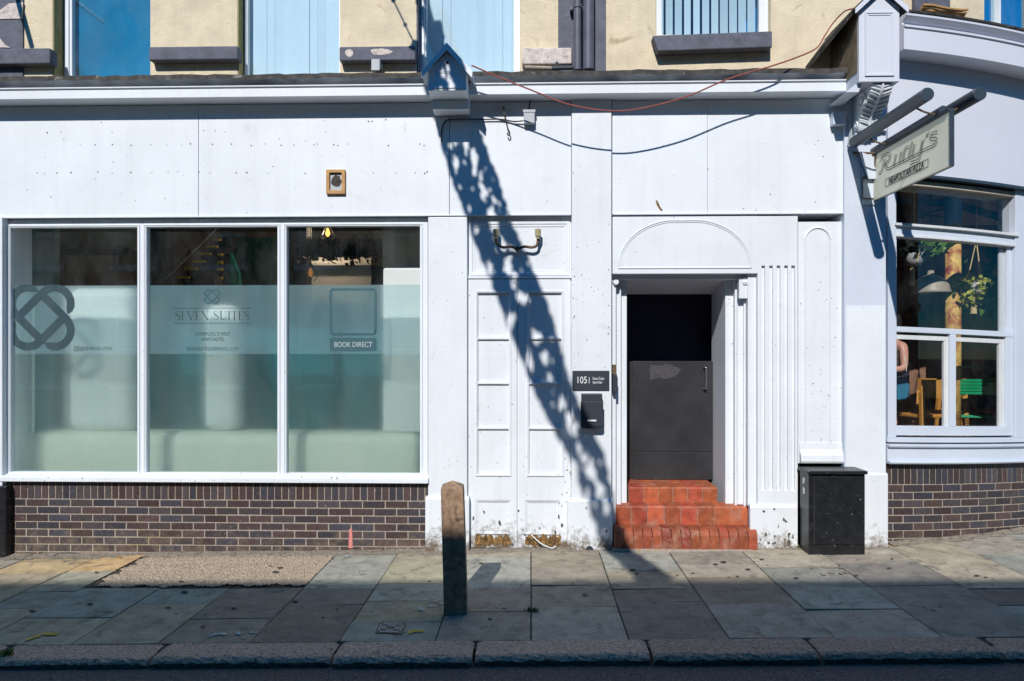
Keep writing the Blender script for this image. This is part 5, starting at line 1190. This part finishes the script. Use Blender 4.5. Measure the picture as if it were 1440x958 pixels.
# cables
def cable(name, pts, r, m, label, cat='cable', n=8):
    s = MB(); s.tube(catmull(pts, n), r, 6); return tag(s.build(name, m, smooth=True), label, cat)
cable('red_cable', [P(663,92,-.50), P(700,108,-.47), P(745,126,-.46), P(800,147,-.46), P(858,156,-.46), P(905,152,-.46), P(965,136,-.46), P(1025,111,-.46), P(1085,93,-.45), P(1120,81,-.4), P(1148,68,-.3), P(1160,50,-.25), P(1172,32,-.25), P(1188,16,-.35), P(1203,12,-.45)], .007, M['redcable'], 'faded red cable sagging from the small cap box to the tall cap box')
yf = YFA-.012
cable('black_cable', [P(621,200,yf), P(621,186,yf), P(624,174,yf-.01), P(634,168,yf-.01), P(680,168,yf-.01), P(705,168,yf-.01), P(722,171,yf-.01), P(736,170,yf-.02)], .007, M['cable'], 'black cable on the fascia running to the small white junction box')
cable('black_cable', [P(744,157,yf), P(745,145,yf), P(750,136,yf-.02), P(765,131,-.2)], .006, M['cable'], 'short black cable rising from the white junction box to the cornice')
t = thing('junction_box', 'small white junction box under the cornice beside the blind doors', 'junction box', 'junction boxes on the shopfront')
s = MB(); s.pbox(736.5, 752, 155, 173, YFA-.07, YFA-.0005); s.build('case', M['grey'], t, bevel=.006)
s = MB(); s.pbox(735.5, 753, 154, 158, YFA-.075, YFA-.0005); s.build('lid', M['grey'], t, bevel=.003)
t = thing('junction_box', 'white junction box with grey cables at the right end of the fascia', 'junction box', 'junction boxes on the shopfront')
s = MB(); s.pbox(1172, 1190, 157, 175, YFA-.08, YFA-.0005); s.build('case', M['bluewhite'], t, bevel=.006)
s = MB()
for k in range(3): s.tube(catmull([P(1190,163+k*3,-.16), P(1195+k,166+k*3,-.17), P(1195+k,185+k*3,-.17), P(1192,205,-.15)], 5), .004, 5)
s.tube([P(1182,157,-.13), P(1184,132,-.13)], .005, 5); s.build('cable_tail', M['grey'], t)
t = thing('junction_box', 'grey junction box hanging below a flaked stone sill', 'junction box', 'junction boxes on the shopfront')
s = MB(); s.pbox(522, 534, 83, 99, -.12, .04); s.build('case', M['grey'], t, bevel=.004)
s = MB(); s.pbox(529, 536, 96, 104, -.08, .04); s.build('gland', M['rot'], t)
t = thing('cable_hook', 'rusty screw hook and strap below the cornice', 'hook')
s = MB(); s.tube([P(708,150,yf-.03), P(709,160,yf-.03), P(712,170,yf-.02)], .007, 6); s.cyl(P(708,151,yf+.01), P(708,151,yf-.04), .009); s.build('screw', M['rust'], t)
s = MB(); s.tube(catmull([P(711,168,yf-.03), P(714,180,yf-.03), P(717,188,yf-.03), P(715,191,yf-.03), P(713,187,yf-.03)], 4), .006, 6); s.build('strap', M['cable'], t)
# drainpipes
for (a, c, lb) in ((806.5, 817.5, 'slimmer grey drainpipe, left of the pair beside the cream wall'), (819.5, 835.5, 'thicker grey drainpipe, right of the pair beside the cream wall')):
    t = thing('drainpipe', lb, 'drainpipe', 'drainpipes on the cream wall'); r = (X(c,-.07)-X(a,-.07))/2; xx = (X(c,-.07)+X(a,-.07))/2
    s = MB(); s.cyl((xx,-.07,Z(99,-.07,820)),(xx,-.07,8.2), r, n=24); s.build('pipe', M['slatepipe'] if 'slatepipe' in M else M.setdefault('slatepipe', mat('painted_pipe', (.10,.105,.14), .5, .15, 8, .2, specks=.4)), t, smooth=False, bevel=.002)
    s = MB(); zc_ = Z(12 if a < 810 else -30, -.07, 812); s.cyl((xx,-.07,zc_),(xx,-.07,zc_+.035), r+.008, n=24); s.box(xx-r-.03, xx+r+.03, -.05, .03, zc_, zc_+.03); s.build('collar', M['slatepipe'], t)
t = thing('waste_pipe', 'short grey and white plastic waste pipe lying on the ledge beside the drainpipes', 'pipe')
s = MB(); s.cyl(P(738,95,-.05), P(776,96,-.05), .018, n=12); s.build('pipe', M['mortar'], t); s = MB(); s.cyl(P(776,96,-.05), P(816,95,-.05), .022, n=12); s.cyl(P(783,96,-.05), P(783,88,-.02), .015, n=10); s.build('coupling', M['navy'], t, bevel=.003)

# ============================================================ STREET THINGS
# meter cabinet
t = thing('meter_cabinet', 'scuffed black metal utility cabinet against the right hand pilasters', 'cabinet')
yc_ = -.385; x0, x1 = X(1137.5,yc_), X(1216.5,yc_); zg_ = g(x0)-.02; zt_ = Z(667,yc_,1177)
s = MB(); s.box(x0, x1, yc_, -.165, zg_, zt_); s.build('case', M['black'], t, bevel=.006)
s = MB(); s.box(x0+.03, x1-.015, yc_-.012, yc_-.001, zg_+.125, zt_-.02); dr_ = s.build('door', M['black'], t, bevel=.004)
s = MB(); s.box(x0-.02, x1+.015, yc_-.03, -.15, zt_+.001, zt_+.035); s.build('lid', M['black'], t, bevel=.010)
s = MB(); s.box(x0+.035, x0+.045, yc_-.018, yc_-.0125, zg_+.13, zt_-.03); s.cyl((x1-.06,yc_-.016,zt_-.35),(x1-.06,yc_-.012,zt_-.35), .012); s.build('hinge', M['charcoal'], dr_)
s = MB(); s.add([(x0-.001,-.30,zt_-.05),(x0-.001,-.235,zt_-.055),(x0-.001,-.24,zt_-.12),(x0-.001,-.28,zt_-.10)], [(0,1,2,3)]); s.add([(x0-.001,-.29,zt_-.15),(x0-.001,-.24,zt_-.14),(x0-.001,-.245,zt_-.21),(x0-.001,-.29,zt_-.20)], [(0,1,2,3)]); s.build('sticker_scrap', M['pale'], t)
# bollard
def boll():
    q = PG(640, 866); s = MB(); w_ = .085; h = .965
    lean = -.030
    L0 = [(-w_,-w_),(w_,-w_),(w_,w_),(-w_,w_)]
    vs = []
    for z_, k, in ((-.1, 1.0), (h*.3, 1.0), (h*.7, .985), (h-.075, .975), (h-.030, .95)):
        for a, b_ in L0: vs.append((a*k+lean*max(0,z_), b_*k, z_))
    vs2 = vs+[(lean*h+.0, 0, h+.012)]
    fs = [(i*4+k, i*4+(k+1)%4, (i+1)*4+(k+1)%4, (i+1)*4+k) for i in range(4) for k in range(4)]+[(16+k, 16+(k+1)%4, 20) for k in range(4)]
    s.add(vs2, fs); o = s.build('wooden_bollard', M['oldwood'], bevel=.006); o.location = (q.x-.0, q.y+.085, g(q.x)); o.rotation_euler = (0,0,.05)
    tag(o, 'weathered square wooden bollard with chamfered top standing on the pavement', 'bollard')
boll()
# surface box cover
t = thing('utility_cover', 'small patterned iron utility cover set in the paving near the kerb', 'cover')
q = [PG(a, b_) for a, b_ in ((527,892),(565,893),(572,878),(534,877))]
s = MB(); s.add([(p.x,p.y,g(p.x)+.008) for p in q], [(0,1,2,3)]); s.build('frame', M['black'], t)
s = MB()
def bil(u, v): p = q[0]*(1-u)*(1-v)+q[1]*u*(1-v)+q[2]*u*v+q[3]*(1-u)*v; return (p.x, p.y, g(p.x)+.011)
for i in range(9):
    for j in range(6):
        if abs(i/8-j/5) < .10 or abs(i/8+j/5-1) < .08: continue
        u, v = .07+i*.098, .08+j*.145; s.add([bil(u,v), bil(u+.07,v), bil(u+.07,v+.10), bil(u,v+.10)], [(0,1,2,3)])
s.build('raised_pattern', M['grey'], t)
# fallen leaves and weeds
rr = random.Random(13)
leaves = [((167,784.5), 'orange leaf', 3), ((403,783), 'curled orange leaf', 4), ((298,776), 'pale leaf', 2)]
def leafthing(px, py, r, lab):
    q = PG(px, py); s = MB(); a0 = rr.uniform(0, 6)
    r *= .0072; pts = [(q.x+r*1.5*math.cos(a), q.y+r*.9*math.sin(a+a0), g(q.x)+.010+.012*abs(math.cos(a))) for a in [k*math.pi/4 for k in range(8)]]
    s.add([(q.x,q.y,g(q.x)+.008)]+pts, [(0,k+1,(k+1)%8+1) for k in range(8)]); return tag(s.build('fallen_leaf', M['leaf']), lab, 'leaf', 'fallen leaves on the pavement')
leafthing(403, 783, 4, 'curled orange leaf on the aggregate paving'); leafthing(168, 785.5, 3.5, 'brown leaf on the paving left of the aggregate patch'); leafthing(298, 776.5, 2.5, 'small yellow leaf against the brick wall below the middle pane'); leafthing(1258, 768, 3, 'yellow leaf at the foot of the end pilaster')
def weed(px, py, n, lab):
    t = thing('weed', lab, 'weed', 'weeds growing in the pavement joints'); q = PG(px, py); s = MB(); r_ = random.Random(px)
    for k in range(n):
        a = r_.uniform(0, 6.28); L = r_.uniform(.015,.045); b_ = Vector((q.x+r_.gauss(0,.022), q.y+r_.gauss(0,.012), g(q.x)+.002)); d = Vector((math.cos(a)*.7, math.sin(a)*.7, .8))*L
        sd = Vector((-math.sin(a), math.cos(a), 0))*.006; s.add([b_-sd, b_+sd, b_+d*.6+sd, b_+d, b_+d*.6-sd], [(0,1,2,3,4)])
    s.build('leaves', M['weed'], t)
weed(749, 860, 26, 'tiny green weed in the joint right of the bollard'); weed(1316, 760, 30, 'yellow green weed at the foot of the curved brick wall'); weed(1126, 771, 30, 'small weed beside the black cabinet'); weed(8, 921, 60, 'moss tuft in the kerb joint at the left edge')

# ============================================================ BEHIND THE CAMERA: what shades the street
T = thing('terrace_building', 'dark brick terrace on the opposite side of the street', 'building')
HO = 10.44
yo = -14.0
s = MB()
wins = [(x_, x_+1.2, z_, z_+h_) for x_ in [-21+2.8*k for k in range(15)] for z_, h_ in ((1.0,2.2),(4.6,1.9),(7.6,1.7))]
s.holes(-24, 24, -.8, HO, yo-.35, yo, wins); s.build('wall', M['terrace'], T)
s = MB(); s.box(-24, 24, yo-7, yo-.36, HO-1, HO-.02); s.box(-24, 24, yo-7.3, yo-7, -1, HO-.05); s.build('roof', M['slate'], T)
s = MB(); s.box(-24, 24, yo-.3, yo+.001, HO+.001, HO+.03); s.box(-24, 24, yo+.001, yo+.12, 3.7, 4.0); s.build('string_course', M['stone'], T)
for i, (a, c, e, f_) in enumerate(wins):
    s = MB(); s.box(a, a+.07, yo-.2, yo-.12, e, f_); s.box(c-.07, c, yo-.2, yo-.12, e, f_); s.box(a+.07, c-.07, yo-.2, yo-.12, e, e+.07); s.box(a+.07, c-.07, yo-.2, yo-.12, (e+f_)/2-.03, (e+f_)/2+.03); s.box(a-.08, c+.08, yo+.001, yo+.06, e-.12, e-.002)
    wn = s.build('window', M['pale'], T)
    s = MB(); s.box(a, c, yo-.17, yo-.165, e, f_); s.build('pane', M['black'], wn)
# unseen perforated arch, outline and holes shaped to cast the shopfront's lattice shadow
ctrl = [(-40,574,602),(0,583,610),(63,587,625),(110,596,650),(155,607,667),(200,620,680),(250,634,700),(303,655,716),(337,666,733),(388,688,754),(412,697,765),(456,714,781),(500,731,792),(567,760,812),(600,778,829),(640,800,850),(700,820,862),(770,846,884),(834,880,922),(880,900,948)]
def wall_edge(py):
    for (a, l0, r0), (b_, l1, r1) in zip(ctrl[:-1], ctrl[1:]):
        if a <= py <= b_: k = (py-a)/(b_-a); return l0+(l1-l0)*k, r0+(r1-r0)*k
hl = [(654,197,5,24),(643,177,3,8),(667,227,6,20),(642,230,4,13),(679,270,6,15),(664,265,3,3),(689,267,3,3),(694,282,4,6),(660,294,3,6),(692,302,7,14),(668,316,4,6),(695,314,6,8),(706,336,6,14),(712,366,6,16),(687,371,5,15),(722,382,5,9),(721,397,4,5),(728,412,5,10),(736,414,6,8),(718,446,6,14),(753,467,8,10),(764,496,6,12),(743,503,5,15),(733,418,4,7),(772,525,4,7),(789,563,7,12),(799,588,7,14),(808,606,6,11),(814,632,5,10),(821,647,6,9),(832,666,8,13),(808,669,7,28),(843,691,6,15),(824,719,7,25),(852,716,4,18),(836,747,5,15),(627,118,2.5,4),(650,170,3,9),(634,205,3,6),(676,250,3,8)]
s = MB(); step = 1.8; prev = None
def lift(px, py):
    s_ = 2.2+4.3*max(0, py)/770; w0_ = P(px, py, -.10) if py <= 880 else P(px, 880, -.1); return Vector((w0_.x-.2017*s_, -.10-s_, w0_.z+.8067*s_))
rr = random.Random(15); NV = 44; verts = {}; vs = []; fs = []
rows_ = int(920/step)
wob = [[rr.uniform(-1.6,1.6) for _ in range(rows_//3+3)] for _ in range(2)]
rh = random.Random(99)
hl = [(a+rh.uniform(-1,1), b_, c*rh.uniform(.8,1.15), d_*rh.uniform(.9,1.2), rh.uniform(0,6), rh.uniform(0,6), rh.uniform(-.25,.05)) for a, b_, c, d_ in hl]
for k in range(60):
    py_ = rh.uniform(175, 760); l_, r_ = wall_edge(py_); hl.append((rh.uniform(l_+3, r_-3), py_, rh.uniform(.8,2.6), rh.uniform(1.5,6), rh.uniform(0,6), rh.uniform(0,6), -.2))
def inhole(px, py, h_):
    dy = (py-h_[1])/h_[3]
    if abs(dy) > 1.5: return False
    dx = (px-h_[0]-h_[6]*(py-h_[1])*-1)/h_[2]; th = math.atan2(dy, dx)
    return dx*dx+dy*dy < .78*(1+.38*math.sin(3*th+h_[4])+.25*math.sin(5*th+h_[5]))
def W(k, j): u = j/3; i = int(u); return wob[k][i]*(1-(u-i))+wob[k][i+1]*(u-i)
for j in range(rows_+1):
    py = -40+j*step; l, r = wall_edge(min(py, 880)); l += W(0, j); r += W(1, j)*1.3
    for i in range(NV+1): vs.append(lift(l+(r-l)*i/NV, py))
for j in range(rows_):
    py = -40+(j+.5)*step; l, r = wall_edge(min(py, 880))
    for i in range(NV):
        px = l+(r-l)*(i+.5)/NV
        if any(inhole(px, py, h_) for h_ in hl): continue
        a = j*(NV+1)+i; fs.append((a, a+1, a+NV+2, a+NV+1))
s.add(vs, fs)
t = thing('shadow_arch', 'unseen perforated arch added and shaped to cast the lattice shadow on the shopfront', 'arch')
o = s.build('perforated_arch', M['archmetal'], t); md = o.modifiers.new('thick', 'SOLIDIFY'); md.thickness = .02; md.offset = 0
e0 = lift(923, 879); s = MB(); s.tube([tuple(e0), (e0.x-.35, e0.y-.9, 2.6), (e0.x-.4, e0.y-1.2, -.3)], [.15,.12,.16], 12); s.cyl((e0.x-.4, e0.y-1.2, -.4), (e0.x-.4, e0.y-1.2, .25), .28, .2); s.build('post', M['archmetal'], t)
e1 = lift(588, -40); s = MB(); s.tube([tuple(e1), (e1.x-.1, e1.y+1.0, e1.z+.35), (e1.x-.1, .06, e1.z+.5)], .03, 8); s.build('wall_tie', M['archmetal'], t)
t = thing('wall_bracket', 'slim iron bracket projecting from the upper wall at the far left', 'bracket')
q = P(8, -70, Yu); s = MB(); s.tube([(q.x,Yu,q.z),(q.x+.02,Yu-1.25,q.z+.02)], .026, 8); s.build('bracket_arm', M['archmetal'], t)
s = MB(); s.box(q.x-.06, q.x+.06, Yu-.02, Yu-.001, q.z-.1, q.z+.1); s.build('wall_plate', M['archmetal'], t)
t = thing('chain_stay', 'iron stay chain slanting from the upper wall above the flaked sill', 'chain')
def lf2(px, py, s_): w0_ = P(px, py, Yu); return Vector((w0_.x-.2017*s_, Yu-s_, w0_.z+.8067*s_))
pts = [lf2(535,-40,.06), lf2(553,0,1.2), lf2(565,25,1.5), lf2(577,50,1.6), lf2(588,70,1.8)]
s = MB(); c_ = catmull(pts, 10); s.tube(c_, [.008+(.018 if k in (10, 24, 34) else 0) for k in range(len(c_))], 6); s.build('rod', M['archmetal'], t)
s = MB(); s.lathe(c_[-1], [(0,-.09),(.07,-.08),(.09,.0),(.05,.06),(0,.07)], 16); s.build('weight', M['archmetal'], t)
C.cycles.max_bounces = 10; C.cycles.transparent_max_bounces = 16; C.cycles.transmission_bounces = 8; C.cycles.diffuse_bounces = 5
C.cycles.sample_clamp_indirect = 6
